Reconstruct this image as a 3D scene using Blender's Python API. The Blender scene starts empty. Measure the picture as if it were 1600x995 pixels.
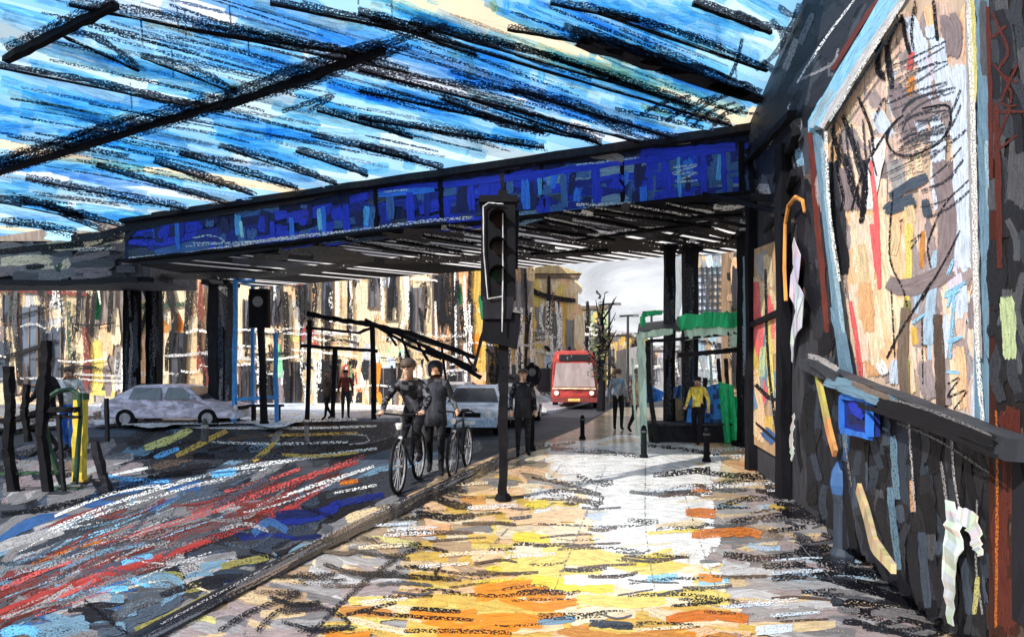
import bpy, bmesh, math, random
from mathutils import Vector, Matrix, noise as mnoise
R = random.Random(7)
rad = math.radians
C = bpy.context.scene.collection
F, CU, HV, EYE = 900.0, 800.0, 585.0, 1.65      # focal length and horizon of the view, eye height
PI = math.pi

# ------------------------------------------------------------------ colours
def lin(c):
    return tuple((x/12.92 if x <= .04045 else ((x+.055)/1.055)**2.4) for x in c)
def hexc(h):
    return lin(tuple(int(h[i:i+2], 16)/255 for i in (0, 2, 4)))
K = dict(k='14141a', k2='26262c', g1='3a3d45', g2='55565c', g3='7d7b7e', g4='a7a4a6', g5='cbcacd', w='f2f1ee',
         cr='ecd9b8', cr2='dcc39b', pe='efc49a', pe2='e3ad7f', tan='b79b7e', br='7b6a5e', br2='5a4b43', mv='8b7d80', mv2='a59697',
         sl='4b5666', sl2='36404f', oc='d8b25a', og='c98a45', or1='dd8a2c', or2='c9702a', ye='efd24a', ye2='e6cf74',
         sk='6cb8ee', sk2='92cdf2', sk3='4a9be4', sk4='bfe0f4', bl='2f6fd0', bl2='2338b8', bl3='1c2a7c', bl4='3a5f93', nv='1b2350',
         st='6f8fa6', st2='9db8c8', rd='a83f3c', rd2='7f3a37', rd3='cf5f5c', pk='ee6a6c', pp='efd3bd', pp2='dcbfb0', rb='5d2a22', rb2='3e221c',
         gn='1f7a52', gn2='8fdca6', gn3='35513f', gn4='bfd0a0', lb='cfdcf0', lb2='a9c3da', lv='d8cfe0', ol='8c8650', yo='d6cf86')
COL = {k: hexc(v) for k, v in K.items()}
def col(c):
    return COL[c] if isinstance(c, str) else c
def tone(c, f): return tuple(max(0, min(.95, x*f)) for x in col(c))

# ------------------------------------------------------------------ materials
def nt(name):
    m = bpy.data.materials.new(name); m.use_nodes = True
    t = m.node_tree; t.nodes.clear()
    return m, t
def N(t, typ, ins=None, **kw):
    n = t.nodes.new(typ)
    for k, v in kw.items(): setattr(n, k, v)
    for k, v in (ins or {}).items():
        s = n.inputs[k]
        if isinstance(v, bpy.types.NodeSocket): t.links.new(v, s)
        else: s.default_value = v
    return n
def M2(t, op, a, b=None, c=None, clamp=False):
    n = t.nodes.new('ShaderNodeMath'); n.operation = op; n.use_clamp = clamp
    for i, v in enumerate((a, b, c)):
        if v is None: continue
        if isinstance(v, bpy.types.NodeSocket): t.links.new(v, n.inputs[i])
        else: n.inputs[i].default_value = v
    return n.outputs[0]

def brush_mat(name, rough=.6, spec=.3, trans=0.0, bump=.25):
    """paint, chalk or charcoal laid along a ribbon: ragged edges, streaks, grain; colour and dryness come from the mesh"""
    m, t = nt(name)
    at = N(t, 'ShaderNodeAttribute', attribute_name='Col')
    uv = N(t, 'ShaderNodeUVMap', uv_map='along')
    ev = N(t, 'ShaderNodeUVMap', uv_map='edge')
    e = N(t, 'ShaderNodeSeparateXYZ', {0: ev.outputs[0]})
    vm = N(t, 'ShaderNodeVectorMath', {0: uv.outputs[0], 1: (.035, .32, 1)}, operation='MULTIPLY')
    streak = N(t, 'ShaderNodeTexNoise', {'Vector': vm.outputs[0], 'Scale': 1.0, 'Detail': 3.0, 'Roughness': .65}).outputs[0]
    gm = N(t, 'ShaderNodeVectorMath', {0: uv.outputs[0], 1: (.3, .42, 1)}, operation='MULTIPLY')
    grain = N(t, 'ShaderNodeTexNoise', {'Vector': gm.outputs[0], 'Scale': 1.0, 'Detail': 2.0, 'Roughness': .6}).outputs[0]
    edge = M2(t, 'SUBTRACT', 1.0, M2(t, 'ABSOLUTE', M2(t, 'MULTIPLY_ADD', e.outputs[0], 2.0, -1.0)))
    mm = M2(t, 'MINIMUM', M2(t, 'MULTIPLY', edge, 2.2), e.outputs[1])
    mm = M2(t, 'ADD', mm, M2(t, 'MULTIPLY_ADD', streak, 1.7, -.85))
    a1 = M2(t, 'MULTIPLY', M2(t, 'SUBTRACT', mm, .12), 9.0, clamp=True)
    thr = M2(t, 'MULTIPLY_ADD', at.outputs['Alpha'], .46, .2)
    a2 = M2(t, 'MULTIPLY', M2(t, 'SUBTRACT', grain, thr), 14.0, clamp=True)
    alpha = M2(t, 'MULTIPLY', a1, a2)
    val = M2(t, 'ADD', M2(t, 'MULTIPLY_ADD', streak, 1.7, .15), M2(t, 'MULTIPLY_ADD', grain, .5, -.25))
    cc = N(t, 'ShaderNodeVectorMath', {0: at.outputs['Color'], 'Scale': val}, operation='SCALE')
    b = N(t, 'ShaderNodeBump', {'Strength': bump, 'Distance': .01, 'Height': streak})
    p = N(t, 'ShaderNodeBsdfPrincipled', {'Base Color': cc.outputs[0], 'Roughness': rough, 'Specular IOR Level': spec, 'Normal': b.outputs[0]})
    sh = p.outputs[0]
    if trans:
        tr = N(t, 'ShaderNodeBsdfTranslucent', {'Color': cc.outputs[0]})
        sh = N(t, 'ShaderNodeMixShader', {0: trans, 1: sh, 2: tr.outputs[0]}).outputs[0]
    tp = N(t, 'ShaderNodeBsdfTransparent')
    mx = N(t, 'ShaderNodeMixShader', {0: alpha, 1: tp.outputs[0], 2: sh})
    o = N(t, 'ShaderNodeOutputMaterial', {0: mx.outputs[0]})
    return m

def paint_mat(name, rough=.6, spec=.3, stretch=(6, 6, 1.2), amount=.9, metal=0.0, fleck=(.75, .72, .68), fleck_at=.66, trans=0.0, bump=.3):
    """mesh colour broken up into dabs and dry flecks, in object space"""
    m, t = nt(name)
    at = N(t, 'ShaderNodeAttribute', attribute_name='Col')
    tc = N(t, 'ShaderNodeTexCoord')
    mp = N(t, 'ShaderNodeMapping', {'Vector': tc.outputs['Object'], 'Scale': stretch, 'Rotation': (0, 0, .4)})
    n1 = N(t, 'ShaderNodeTexNoise', {'Vector': mp.outputs[0], 'Scale': 1.0, 'Detail': 4.0, 'Roughness': .6, 'Distortion': .6}).outputs[0]
    v = N(t, 'ShaderNodeTexVoronoi', {'Vector': mp.outputs[0], 'Scale': 1.3, 'Randomness': 1.0})
    dab = N(t, 'ShaderNodeSeparateXYZ', {0: v.outputs['Color']}).outputs[0]
    val = M2(t, 'ADD', M2(t, 'MULTIPLY_ADD', n1, 1.1*amount, 1-.55*amount), M2(t, 'MULTIPLY_ADD', dab, .5*amount, -.25*amount))
    val = M2(t, 'MAXIMUM', val, .1)
    cc = N(t, 'ShaderNodeVectorMath', {0: at.outputs['Color'], 'Scale': val}, operation='SCALE')
    gr = N(t, 'ShaderNodeTexNoise', {'Vector': mp.outputs[0], 'Scale': 3.1, 'Detail': 5.0, 'Roughness': .75}).outputs[0]
    fk = M2(t, 'MULTIPLY', M2(t, 'SUBTRACT', gr, fleck_at), 12.0, clamp=True)
    mix = N(t, 'ShaderNodeMix', {'Factor': M2(t, 'MULTIPLY', fk, .75), 6: cc.outputs[0], 7: (*fleck, 1)}, data_type='RGBA')
    b = N(t, 'ShaderNodeBump', {'Strength': bump, 'Distance': .01, 'Height': n1})
    p = N(t, 'ShaderNodeBsdfPrincipled', {'Base Color': mix.outputs[2], 'Roughness': rough, 'Specular IOR Level': spec, 'Metallic': metal, 'Normal': b.outputs[0]})
    sh = p.outputs[0]
    if trans:
        tr = N(t, 'ShaderNodeBsdfTranslucent', {'Color': mix.outputs[2]})
        sh = N(t, 'ShaderNodeMixShader', {0: trans, 1: sh, 2: tr.outputs[0]}).outputs[0]
    N(t, 'ShaderNodeOutputMaterial', {0: sh})
    return m

BR = brush_mat('brush_paint')
BRW = brush_mat('brush_paint_wet', rough=.24, spec=.5, bump=.14)
BRR = brush_mat('brush_paint_on_asphalt', rough=.7, spec=0.06, bump=.3)
BRT = brush_mat('translucent_brush_paint', trans=.97)  # translucent paint, so strokes on the underside glow with daylight from above
PM = paint_mat('painted_surface')
PMF = paint_mat('painted_small_thing', stretch=(16, 16, 6), amount=.8)
PMK = paint_mat('charcoal_black_steel', stretch=(9, 9, 3), rough=.75, spec=.15, fleck=(.2, .2, .22), fleck_at=.7)
PMW = paint_mat('wet_road_surface', stretch=(1.2, 3.2, 1), rough=.62, spec=.08, fleck=(.25, .27, .3))
PMT = paint_mat('translucent_panel', stretch=(1.1, .35, 1), amount=.35, trans=.95, fleck_at=.9)  # made-up translucent sheet that lets daylight through the bridge decks
PMP = paint_mat('sketched_clothing', stretch=(13, 13, 4.5), amount=1.5, rough=.8, fleck=(.5, .48, .46), fleck_at=.63, bump=.6)
PMC = paint_mat('smeared_car_paint', stretch=(2.2, 3.2, 7), amount=1.35, fleck=(.06, .06, .07), fleck_at=.6, rough=.45)
GL = paint_mat('dark_window_glass', stretch=(2, 2, .7), rough=.15, spec=.6, amount=1.0, fleck=(.35, .4, .45), fleck_at=.62)

# ------------------------------------------------------------------ mesh builder
class MB:
    def __init__(s): s.v = []; s.f = []; s.c = []; s.m = []
    def face(s, idx, c, m=0): s.f.append(tuple(idx)); s.c.append(col(c)); s.m.append(m)
    def quad(s, pts, c, m=0):
        n = len(s.v); s.v += [Vector(p) for p in pts]; s.face(range(n, n+len(pts)), c, m)
    def hexa(s, b, t, c, m=0):                      # bottom ring, top ring
        n = len(s.v); k = len(b); s.v += [Vector(p) for p in b]+[Vector(p) for p in t]
        s.face(list(range(n+k-1, n-1, -1)), c, m); s.face(range(n+k, n+2*k), c, m)
        for i in range(k):
            j = (i+1) % k; s.face((n+i, n+j, n+k+j, n+k+i), c, m)
    def box(s, x0, x1, y0, y1, z0, z1, c, m=0, tx=0, ty=0):
        b = [(x0, y0, z0), (x1, y0, z0), (x1, y1, z0), (x0, y1, z0)]
        t = [(x0+tx, y0+ty, z1), (x1-tx, y0+ty, z1), (x1-tx, y1-ty, z1), (x0+tx, y1-ty, z1)]
        s.hexa(b, t, c, m)
    def tube(s, pts, r, c, m=0, seg=8, jit=0.0, close=False, flat=1.0):
        pts = [Vector(p) for p in pts]; n0 = len(s.v); k = len(pts)
        rs = r if isinstance(r, (list, tuple)) else [r]*k
        up = None
        for i, p in enumerate(pts):
            if close: d = pts[(i+1) % k]-pts[i-1]
            else: d = pts[min(i+1, k-1)]-pts[max(i-1, 0)]
            d.normalize()
            if up is None:
                up = Vector((0, 0, 1)) if abs(d.z) < .9 else Vector((0, 1, 0))
            a = d.cross(up).normalized(); up = a.cross(d).normalized()
            for q in range(seg):
                th = 2*PI*q/seg; rr = rs[i]*(1+R.uniform(-jit, jit))
                s.v.append(p+(a*math.cos(th)+up*math.sin(th)*flat)*rr)
        for i in range(k if close else k-1):
            for q in range(seg):
                a0 = n0+i*seg; b0 = n0+((i+1) % k)*seg
                s.face((a0+q, a0+(q+1) % seg, b0+(q+1) % seg, b0+q), c, m)
        if not close:
            s.face([n0+q for q in range(seg-1, -1, -1)], c, m); s.face([n0+(k-1)*seg+q for q in range(seg)], c, m)
    def bar(s, p0, p1, w, h, c, m=0, jit=.15, seg=7, up=(0, 0, 1)):
        """a rectangular steel member with a hand-cut, uneven outline"""
        p0, p1 = Vector(p0), Vector(p1); d = (p1-p0).normalized(); up = Vector(up)
        if abs(d.dot(up)) > .95: up = Vector((0, 1, 0))
        a = d.cross(up).normalized(); u = a.cross(d).normalized(); n0 = len(s.v)
        for i in range(seg+1):
            p = p0.lerp(p1, i/seg)
            for sa, su in ((-1, -1), (1, -1), (1, 1), (-1, 1)):
                s.v.append(p+a*sa*w/2*(1+R.uniform(-jit, jit))+u*su*h/2*(1+R.uniform(-jit, jit)))
        for i in range(seg):
            for q in range(4):
                a0 = n0+i*4; b0 = a0+4; s.face((a0+q, a0+(q+1) % 4, b0+(q+1) % 4, b0+q), c, m)
        s.face([n0+3, n0+2, n0+1, n0], c, m); s.face([n0+seg*4+q for q in range(4)], c, m)
    def lathe(s, prof, c, m=0, seg=16, o=(0, 0, 0), sx=1, sy=1):
        n0 = len(s.v)
        for r, z in prof:
            for q in range(seg):
                th = 2*PI*q/seg; s.v.append(Vector((o[0]+r*sx*math.cos(th), o[1]+r*sy*math.sin(th), o[2]+z)))
        for i in range(len(prof)-1):
            for q in range(seg):
                a0 = n0+i*seg; b0 = a0+seg; s.face((a0+q, a0+(q+1) % seg, b0+(q+1) % seg, b0+q), c, m)
        s.face([n0+q for q in range(seg-1, -1, -1)], c, m); s.face([n0+(len(prof)-1)*seg+q for q in range(seg)], c, m)
    def prism(s, prof, x0, x1, c, m=0, taper=None):
        """side profile (y,z) swept along x"""
        f = taper or (lambda y, z: 1.0)
        b = [(x0*f(y, z), y, z) for y, z in prof]; t = [(x1*f(y, z), y, z) for y, z in prof]
        s.hexa(b, t, c, m)
    def build(s, name, mats=None, parent=None, loc=None, smooth=False, strokes=None):
        me = bpy.data.meshes.new(name)
        mats = list(mats) if isinstance(mats, (list, tuple)) else [mats or PM]
        v, f, c, mi = [tuple(p) for p in s.v], list(s.f), [(*x, 1.0) for x in s.c], list(s.m)
        nf0 = len(f)
        along = [(0, 0)]*sum(len(x) for x in f); edge = list(along)
        cl = []
        for x, k in zip(f, c): cl += [k]*len(x)
        if strokes and strokes.f:
            n0 = len(v); v += strokes.v; f += [tuple(i+n0 for i in q) for q in strokes.f]
            mi += [len(mats)]*len(strokes.f); mats.append(strokes.mat)
            along += strokes.uv; edge += strokes.ed; cl += strokes.cl
        me.from_pydata(v, [], f)
        ca = me.color_attributes.new('Col', 'FLOAT_COLOR', 'CORNER')
        ca.data.foreach_set('color', [x for q in cl for x in q])
        for nm, dat in (('along', along), ('edge', edge)):
            u = me.uv_layers.new(name=nm); u.data.foreach_set('uv', [x for q in dat for x in q])
        for m in mats: me.materials.append(m)
        me.polygons.foreach_set('material_index', mi)
        if nf0 and not strokes:
            bm = bmesh.new(); bm.from_mesh(me); bmesh.ops.recalc_face_normals(bm, faces=bm.faces); bm.to_mesh(me); bm.free()
        if smooth: me.polygons.foreach_set('use_smooth', [True]*len(me.polygons))
        me.update()
        o = bpy.data.objects.new(name, me); C.objects.link(o)
        if parent: o.parent = parent
        if loc: o.location = loc
        return o

def tag(o, label=None, cat=None, group=None, kind=None):
    if label: o['label'] = label
    if cat: o['category'] = cat
    if group: o['group'] = group
    if kind: o['kind'] = kind
    return o
def thing(name, label, cat, loc=(0, 0, 0), rz=0, group=None):
    o = bpy.data.objects.new(name, None); C.objects.link(o); o.location = loc; o.rotation_euler = (0, 0, rz)
    o.empty_display_size = .2
    return tag(o, label, cat, group)
def kids(o): return [x for x in bpy.data.objects if x.parent == o]
def dup(o, loc=None, rz=None, label=None, parent=None, scale=None):
    c = o.copy(); C.objects.link(c)
    if parent: c.parent = parent
    if loc is not None: c.location = loc
    if rz is not None: c.rotation_euler = (0, 0, rz)
    if scale: c.scale = (scale,)*3
    if label: c['label'] = label
    for k in kids(o): dup(k, parent=c)
    return c

# ------------------------------------------------------------------ strokes laid on real surfaces
def ray(u, v): return Vector(((u-CU)/F, 1.0, -(v-HV)/F))
def P(u, v, Y): return Vector((0, 0, EYE))+ray(u, v)*Y
class Surf:
    """brush strokes on one plane; pts are where the stroke is seen in the photograph, put down on the plane itself"""
    def __init__(s, p, n, mat=None, lift=.004, step=3e-5, maxd=150, gain=1.0, gam=1.0):
        s.p = Vector(p); s.n = Vector(n).normalized(); s.mat = mat or BR
        if (Vector((0, 0, EYE))-s.p).dot(s.n) < 0: s.n = -s.n
        s.v = []; s.f = []; s.uv = []; s.ed = []; s.cl = []; s.lift = lift; s.step = step; s.k = 0; s.maxd = maxd; s.gain = gain; s.gam = gam
    def at(s, u, v, lift=0.0):
        o = Vector((0, 0, EYE)); d = ray(u, v); den = d.dot(s.n)
        if abs(den) < 1e-5: return None
        t = (s.p+s.n*lift-o).dot(s.n)/den
        if t <= .3 or t > s.maxd: return None
        return o+d*t
    def st(s, pts, w, c, dry=.3, taper=.25, wob=.12, soft=1.0):
        if isinstance(pts, str): pts = [tuple(float(a) for a in q.split(',')) for q in pts.split()]
        L = [0]
        for a, b in zip(pts, pts[1:]): L.append(L[-1]+math.hypot(b[0]-a[0], b[1]-a[1]))
        T = L[-1]
        if T < 1: return
        n = max(3, min(26, int(T/max(9, w*.8))+1)); path = []
        for i in range(n+1):
            d = T*i/n; j = max(k for k in range(len(L)) if L[k] <= d+1e-6); j = min(j, len(pts)-2)
            t = (d-L[j])/max(1e-6, L[j+1]-L[j])
            p0 = pts[max(j-1, 0)]; p1 = pts[j]; p2 = pts[j+1]; p3 = pts[min(j+2, len(pts)-1)]
            q = []
            for k in (0, 1):
                if len(pts) == 2: q.append(p1[k]+(p2[k]-p1[k])*t)
                else: q.append(.5*((2*p1[k])+(-p0[k]+p2[k])*t+(2*p0[k]-5*p1[k]+4*p2[k]-p3[k])*t*t+(-p0[k]+3*p1[k]-3*p2[k]+p3[k])*t**3))
            path.append(q)
        lift = s.lift+s.k*s.step; s.k += 1
        if c in ('k', 'k2') and w < 15 and s.mat in (BRW, BRR): dry = min(.64, dry+.17)
        if c == 'w' and w < 10: dry = min(.66, dry+.08)
        W = []; ww = w
        for i in range(n+1):
            t = i/n; ww = w*(1-taper*abs(2*t-1)**3)*(1+R.uniform(-wob, wob)); W.append(ww)
        ring = []
        for i, q in enumerate(path):
            a = path[max(i-1, 0)]; b = path[min(i+1, n)]; dx, dy = b[0]-a[0], b[1]-a[1]; l = math.hypot(dx, dy) or 1
            nx, ny = -dy/l*W[i]/2, dx/l*W[i]/2
            A = s.at(q[0]+nx, q[1]+ny, lift); B = s.at(q[0]-nx, q[1]-ny, lift)
            if A is None or B is None: return
            ring.append((A, B))
        sd = R.uniform(0, 900); se = R.uniform(0, 900); c = tuple(min(.95, x**s.gam*s.gain) for x in col(c)); n0 = len(s.v)
        if s.gam < 1 and c[2] > c[0]*1.25: c = (max(c[0], .42), max(c[1], .75), max(c[2], .95))
        for A, B in ring: s.v += [tuple(A), tuple(B)]
        for i in range(n):
            a0 = n0+2*i; s.f.append((a0, a0+1, a0+3, a0+2))
            x0, x1 = T*i/n, T*(i+1)/n
            e0, e1 = min(x0, T-x0)/max(w, 4)*2*soft, min(x1, T-x1)/max(w, 4)*2*soft
            s.uv += [(x0+sd, W[i]+se), (x0+sd, se), (x1+sd, se), (x1+sd, W[i+1]+se)]
            s.ed += [(1, min(e0, 2)), (0, min(e0, 2)), (0, min(e1, 2)), (1, min(e1, 2))]
            s.cl += [(*c, dry)]*4
    def fill(s, poly, n, pal, ang=0, aj=6, ln=(40, 110), wd=(6, 16), dry=(.1, .5), bend=.06, seed=None):
        """n random strokes inside an outline; pal = 'name:weight name:weight'; ang in degrees or a vanishing point (u, v)"""
        if isinstance(poly, str): poly = [tuple(float(a) for a in q.split(',')) for q in poly.split()]
        names, ws = [], []
        for q in pal.split():
            a, _, b = q.partition(':'); names.append(a); ws.append(float(b or 1))
        x0, x1 = min(p[0] for p in poly), max(p[0] for p in poly); y0, y1 = min(p[1] for p in poly), max(p[1] for p in poly)
        k = 0; tries = 0
        while k < n and tries < n*40:
            tries += 1
            x, y = R.uniform(x0, x1), R.uniform(y0, y1)
            if not inside(poly, x, y): continue
            a = rad(ang) if not isinstance(ang, tuple) else math.atan2(ang[1]-y, ang[0]-x)
            a += rad(R.gauss(0, aj)); l = R.uniform(*ln)/2; b = R.gauss(0, bend)*l*2
            dx, dy = math.cos(a)*l, math.sin(a)*l
            for sh in (1, .6, .3):
                if inside(poly, x+dx*sh*.9, y+dy*sh*.9) and inside(poly, x-dx*sh*.9, y-dy*sh*.9): break
            else: continue
            dx *= sh; dy *= sh
            s.st([(x-dx, y-dy), (x-dy/l*b, y+dx/l*b), (x+dx, y+dy)], R.uniform(*wd), R.choices(names, ws)[0], R.uniform(*dry)); k += 1
def inside(poly, x, y):
    c = False; j = len(poly)-1
    for i in range(len(poly)):
        xi, yi = poly[i]; xj, yj = poly[j]
        if (yi > y) != (yj > y) and x < (xj-xi)*(y-yi)/(yj-yi)+xi: c = not c
        j = i
    return c
#PART2
# ================================================================== the setting
D = Vector((.222, 1, 0)).normalized()
VP = (1000, 585); VPG = (-1450, 585); VPB = (2250, 585)
def wallx(y): return 2.013+.222*y
WN = Vector((-1, .222, 0)).normalized()
def wp0(off): return Vector((wallx(6), 6, 0))+WN*off
ROADZ = -.12
g = MB(); g.quad([(-400, -60, -.17), (400, -60, -.17), (400, 900, -.17), (-400, 900, -.17)], lin((.42, .42, .44)))
tag(g.build('ground', PM), kind='structure')

# ---- road
road = Surf((0, 0, ROADZ), (0, 0, 1), BRR, lift=.004, step=1.5e-5)
road.maxd = 60
RD = [(-40, 690), (120, 668), (420, 664), (600, 664), (740, 660), (770, 690), (640, 785), (440, 880), (232, 995), (-40, 1100)]
road.fill(RD, 130, 'g2:2 g1:3 k2:2 g3:2 sl:4 st:1 bl4:.8', VP, 8, (80, 220), (14, 30), (.1, .4))
road.fill('-30,840 260,760 430,800 200,960 -30,1000', 90, 'g4:2 g2:2 g3:3 sl:4 mv:2 g1:2 st:2.5 rd2:1.5 bl4:1', VP, 10, (60, 180), (8, 20), (.2, .5))
road.fill('0,690 190,690 250,740 60,790 0,790', 45, 'g3:4 mv:3 br:2 k2:3 g4:1', -12, 10, (30, 90), (10, 22), (.2, .5))
road.fill('180,664 520,664 590,700 230,745', 80, 'k:4 k2:4 g1:3 sl2:1 nv:.5 br2:1', -8, 8, (40, 140), (6, 16), (.2, .5))
road.fill('200,880 420,790 560,760 600,790 440,872 260,960', 70, 'k2:4 sl2:3 nv:1 g1:3 g2:2 ol:.4', -8, 16, (40, 120), (8, 20), (.2, .5))
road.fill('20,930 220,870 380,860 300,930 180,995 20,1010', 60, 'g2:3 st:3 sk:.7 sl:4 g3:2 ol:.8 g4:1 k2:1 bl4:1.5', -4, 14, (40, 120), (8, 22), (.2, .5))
# red cycle lane, chalk and paint
road.fill('-40,1000 -40,930 130,875 320,812 470,752 560,716 575,730 440,795 240,885 60,965', 26, 'rd2:3 rd:.6 rb:2 mv:2 g2:2 sl:1.5', (969, 600), 4, (80, 190), (9, 20), (.35, .55))
for w, c, d, p in ((17, 'rd2', 0.62, '-40,950 130,882 300,828 430,785'), (12, 'rd', 0.62, '-40,985 100,925 280,860 470,790'),
                   (7, 'rd', 0.54, '300,800 420,762 560,722'), (10, 'rd3', 0.62, '150,850 330,798 570,712'), (14, 'rb', 0.62, '60,890 200,845 330,815'),
                   (8, 'rd3', 0.49, '0,920 70,890 130,870'), (9, 'rd', 0.29, '-20,962 80,925 190,888 330,842'), (7, 'rd3', 0.44, '10,965 80,938 150,905'),
                   (9, 'rd2', 0.62, '70,955 150,915 260,880'), (7, 'rd3', 0.49, '350,768 420,748 470,732'), (6, 'rd', 0.44, '420,800 465,790'),
                   (10, 'rd2', 0.54, '-20,935 60,905'), (10, 'rd2', 0.62, '290,795 360,775 440,752'), (6, 'or2', 0.54, '50,880 120,855 200,835')):
    road.st(p, w, c, d)
for w, c, d, p in ((9, 'w', .45, '75,828 190,782 330,740 470,716 590,700'), (7, 'w', .5, '80,832 150,805 290,762 420,730'), (8, 'w', .35, '85,806 170,772 250,757'),
                   (7, 'w', .25, '175,742 232,730'), (8, 'w', .45, '400,790 480,762 585,728'), (6, 'w', .5, '520,770 590,757'),
                   (5, 'g5', .55, '380,800 460,780 560,735'), (4, 'w', .6, '30,862 90,830 160,815'), (6, 'w', .5, '330,690 430,693 545,690'),
                   (14, 'lb', .3, '280,663 360,664 440,662'), (6, 'w', .4, '300,667 380,668 500,668 590,665'), (4, 'g5', .5, '540,678 572,680 575,690 545,694'),
                   (4, 'g4', .4, '330,930 380,915 460,925'), (5, 'cr', .45, '180,925 260,905 330,925'), (4, 'g5', .6, '190,870 260,880 330,862')):
    road.st(p, w*.75, c, d)
for w, c, d, p in ((12, 'yo', .35, '225,700 262,688 300,670'), (9, 'oc', .45, '275,712 310,695 355,672'), (9, 'oc', .4, '395,720 420,700 436,680'), (6, 'oc', .45, '440,710 500,712 560,706'),
                   (5, 'oc', .5, '420,680 500,678 560,676'), (10, 'g3', .3, '425,690 438,672 452,648'), (9, 'g3', .3, '478,645 480,690'),
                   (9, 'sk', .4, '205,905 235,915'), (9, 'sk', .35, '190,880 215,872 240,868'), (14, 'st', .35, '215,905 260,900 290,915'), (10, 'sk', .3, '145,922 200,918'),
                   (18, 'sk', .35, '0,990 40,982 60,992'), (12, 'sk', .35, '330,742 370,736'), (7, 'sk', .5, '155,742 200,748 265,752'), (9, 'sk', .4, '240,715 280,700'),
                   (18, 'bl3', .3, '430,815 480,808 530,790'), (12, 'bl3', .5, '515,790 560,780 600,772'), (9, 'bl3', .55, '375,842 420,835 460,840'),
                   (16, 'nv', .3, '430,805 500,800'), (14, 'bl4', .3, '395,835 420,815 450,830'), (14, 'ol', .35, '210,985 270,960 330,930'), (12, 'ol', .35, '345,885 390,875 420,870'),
                   (16, 'cr2', .3, '540,812 580,800 610,795'), (8, 'or2', .4, '530,755 560,750'), (7, 'k', .4, '130,935 165,965 200,990'), (7, 'k', .4, '65,960 130,930'),
                   (7, 'k', .4, '470,790 520,808'), (8, 'k', .35, '390,860 430,870 460,862'), (8, 'k', .4, '0,800 60,798 130,785'), (9, 'k', .35, '0,805 110,785 250,745'),
                   (8, 'k', .35, '230,745 300,738'), (12, 'k2', .3, '250,930 330,905 380,900')):
    road.st(p, w, c, d)
for _ in range(26):
    x = R.uniform(60, 300); y = 960-.34*x+R.uniform(-90, 20)
    road.st([(x-60, y+22), (x, y+R.uniform(-6, 6)), (x+60, y-20)], R.uniform(2, 4), R.choice(['g5', 'g4', 'rd3', 'sk2', 'g3']), .6)
for _ in range(46):
    x = R.uniform(40, 420); y = 975-.36*x+R.uniform(-120, 10); l = R.uniform(25, 70)
    road.st([(x-l, y+l*.3+R.uniform(-16, 16)), (x, y+R.uniform(-12, 12)), (x+l, y-l*.3+R.uniform(-16, 16))], R.uniform(3, 9), R.choice(['g2', 'g3', 'sl', 'st', 'g1', 'g4', 'rd2']), R.uniform(.45, .62))
b = MB(); b.quad([(-60, -30, ROADZ), (30, -30, ROADZ), (30, 220, ROADZ), (-60, 220, ROADZ)], lin((.27, .28, .31)))
tag(b.build('road', [PMW], strokes=road), kind='structure')

# ---- pavement (kerb line read from the photograph, laid at its real height)
pv = Surf((0, 0, 0), (0, 0, 1), BRW, lift=.004, step=1.2e-5)
kerb_px = [(-1250, 1785), (-250, 1252), (232, 995), (440, 882), (640, 782), (760, 727), (845, 692), (905, 668), (960, 636)]
kp = [pv.at(*q) for q in kerb_px]
m = MB()
right = [Vector((wallx(q.y)+1.2, q.y, 0)) for q in kp]
for i in range(len(kp)-1): m.quad([kp[i], right[i], right[i+1], kp[i+1]], lin((.60, .54, .46)))
kb = MB()
for i in range(len(kp)-1):
    a, b_ = kp[i], kp[i+1]; w_ = Vector((-.16, 0, 0))
    kb.hexa([a+w_+Vector((0, 0, ROADZ)), a+Vector((-.002, 0, ROADZ)), b_+Vector((-.002, 0, ROADZ)), b_+w_+Vector((0, 0, ROADZ))],
            [a+w_*.9+Vector((0, 0, .004)), a+Vector((-.002, 0, .004)), b_+Vector((-.002, 0, .004)), b_+w_*.9+Vector((0, 0, .004))], 'k2')
tag(kb.build('kerb', PM), kind='structure')
PV = [(232, 995), (440, 884), (640, 786), (770, 730), (850, 696), (900, 690), (1200, 690), (1300, 800), (1470, 995)]
pv.fill([(100, 1060)]+PV[1:-1]+[(1480, 1000), (1480, 1060)], 170, 'cr:2 cr2:3 g4:3 tan:3 mv2:2 g5:2', 2, 4, (120, 300), (14, 34), (.05, .3))
pv.fill('250,995 450,890 640,800 720,860 700,995', 130, 'g4:4 g5:2 cr2:3 tan:3 mv2:3 yo:.6 g3:2', 6, 8, (70, 180), (9, 22), (.1, .4))
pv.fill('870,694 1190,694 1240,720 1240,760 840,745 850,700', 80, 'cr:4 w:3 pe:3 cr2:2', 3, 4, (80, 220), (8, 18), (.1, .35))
pv.fill('1060,690 1200,694 1240,735 1150,735', 22, 'pe2:3 pe:2 tan:2', 4, 5, (50, 110), (8, 16), (.1, .3))
pv.fill('650,790 780,735 860,735 880,860 700,860', 70, 'pe:4 cr2:3 oc:1.6 g3:1 tan:3 cr:2', 4, 6, (60, 150), (9, 22), (.1, .35))
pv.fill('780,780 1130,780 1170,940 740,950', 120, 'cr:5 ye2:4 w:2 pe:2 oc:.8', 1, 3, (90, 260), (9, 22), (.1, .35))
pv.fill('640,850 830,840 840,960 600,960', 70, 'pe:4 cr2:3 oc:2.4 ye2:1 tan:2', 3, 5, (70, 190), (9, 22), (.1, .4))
pv.fill('860,700 1120,700 1130,750 850,760', 60, 'w:7 cr:2', 2, 3, (90, 220), (10, 22), (.05, .3))  # pale sky reflection on the wet paving, painted as white strokes
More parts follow.
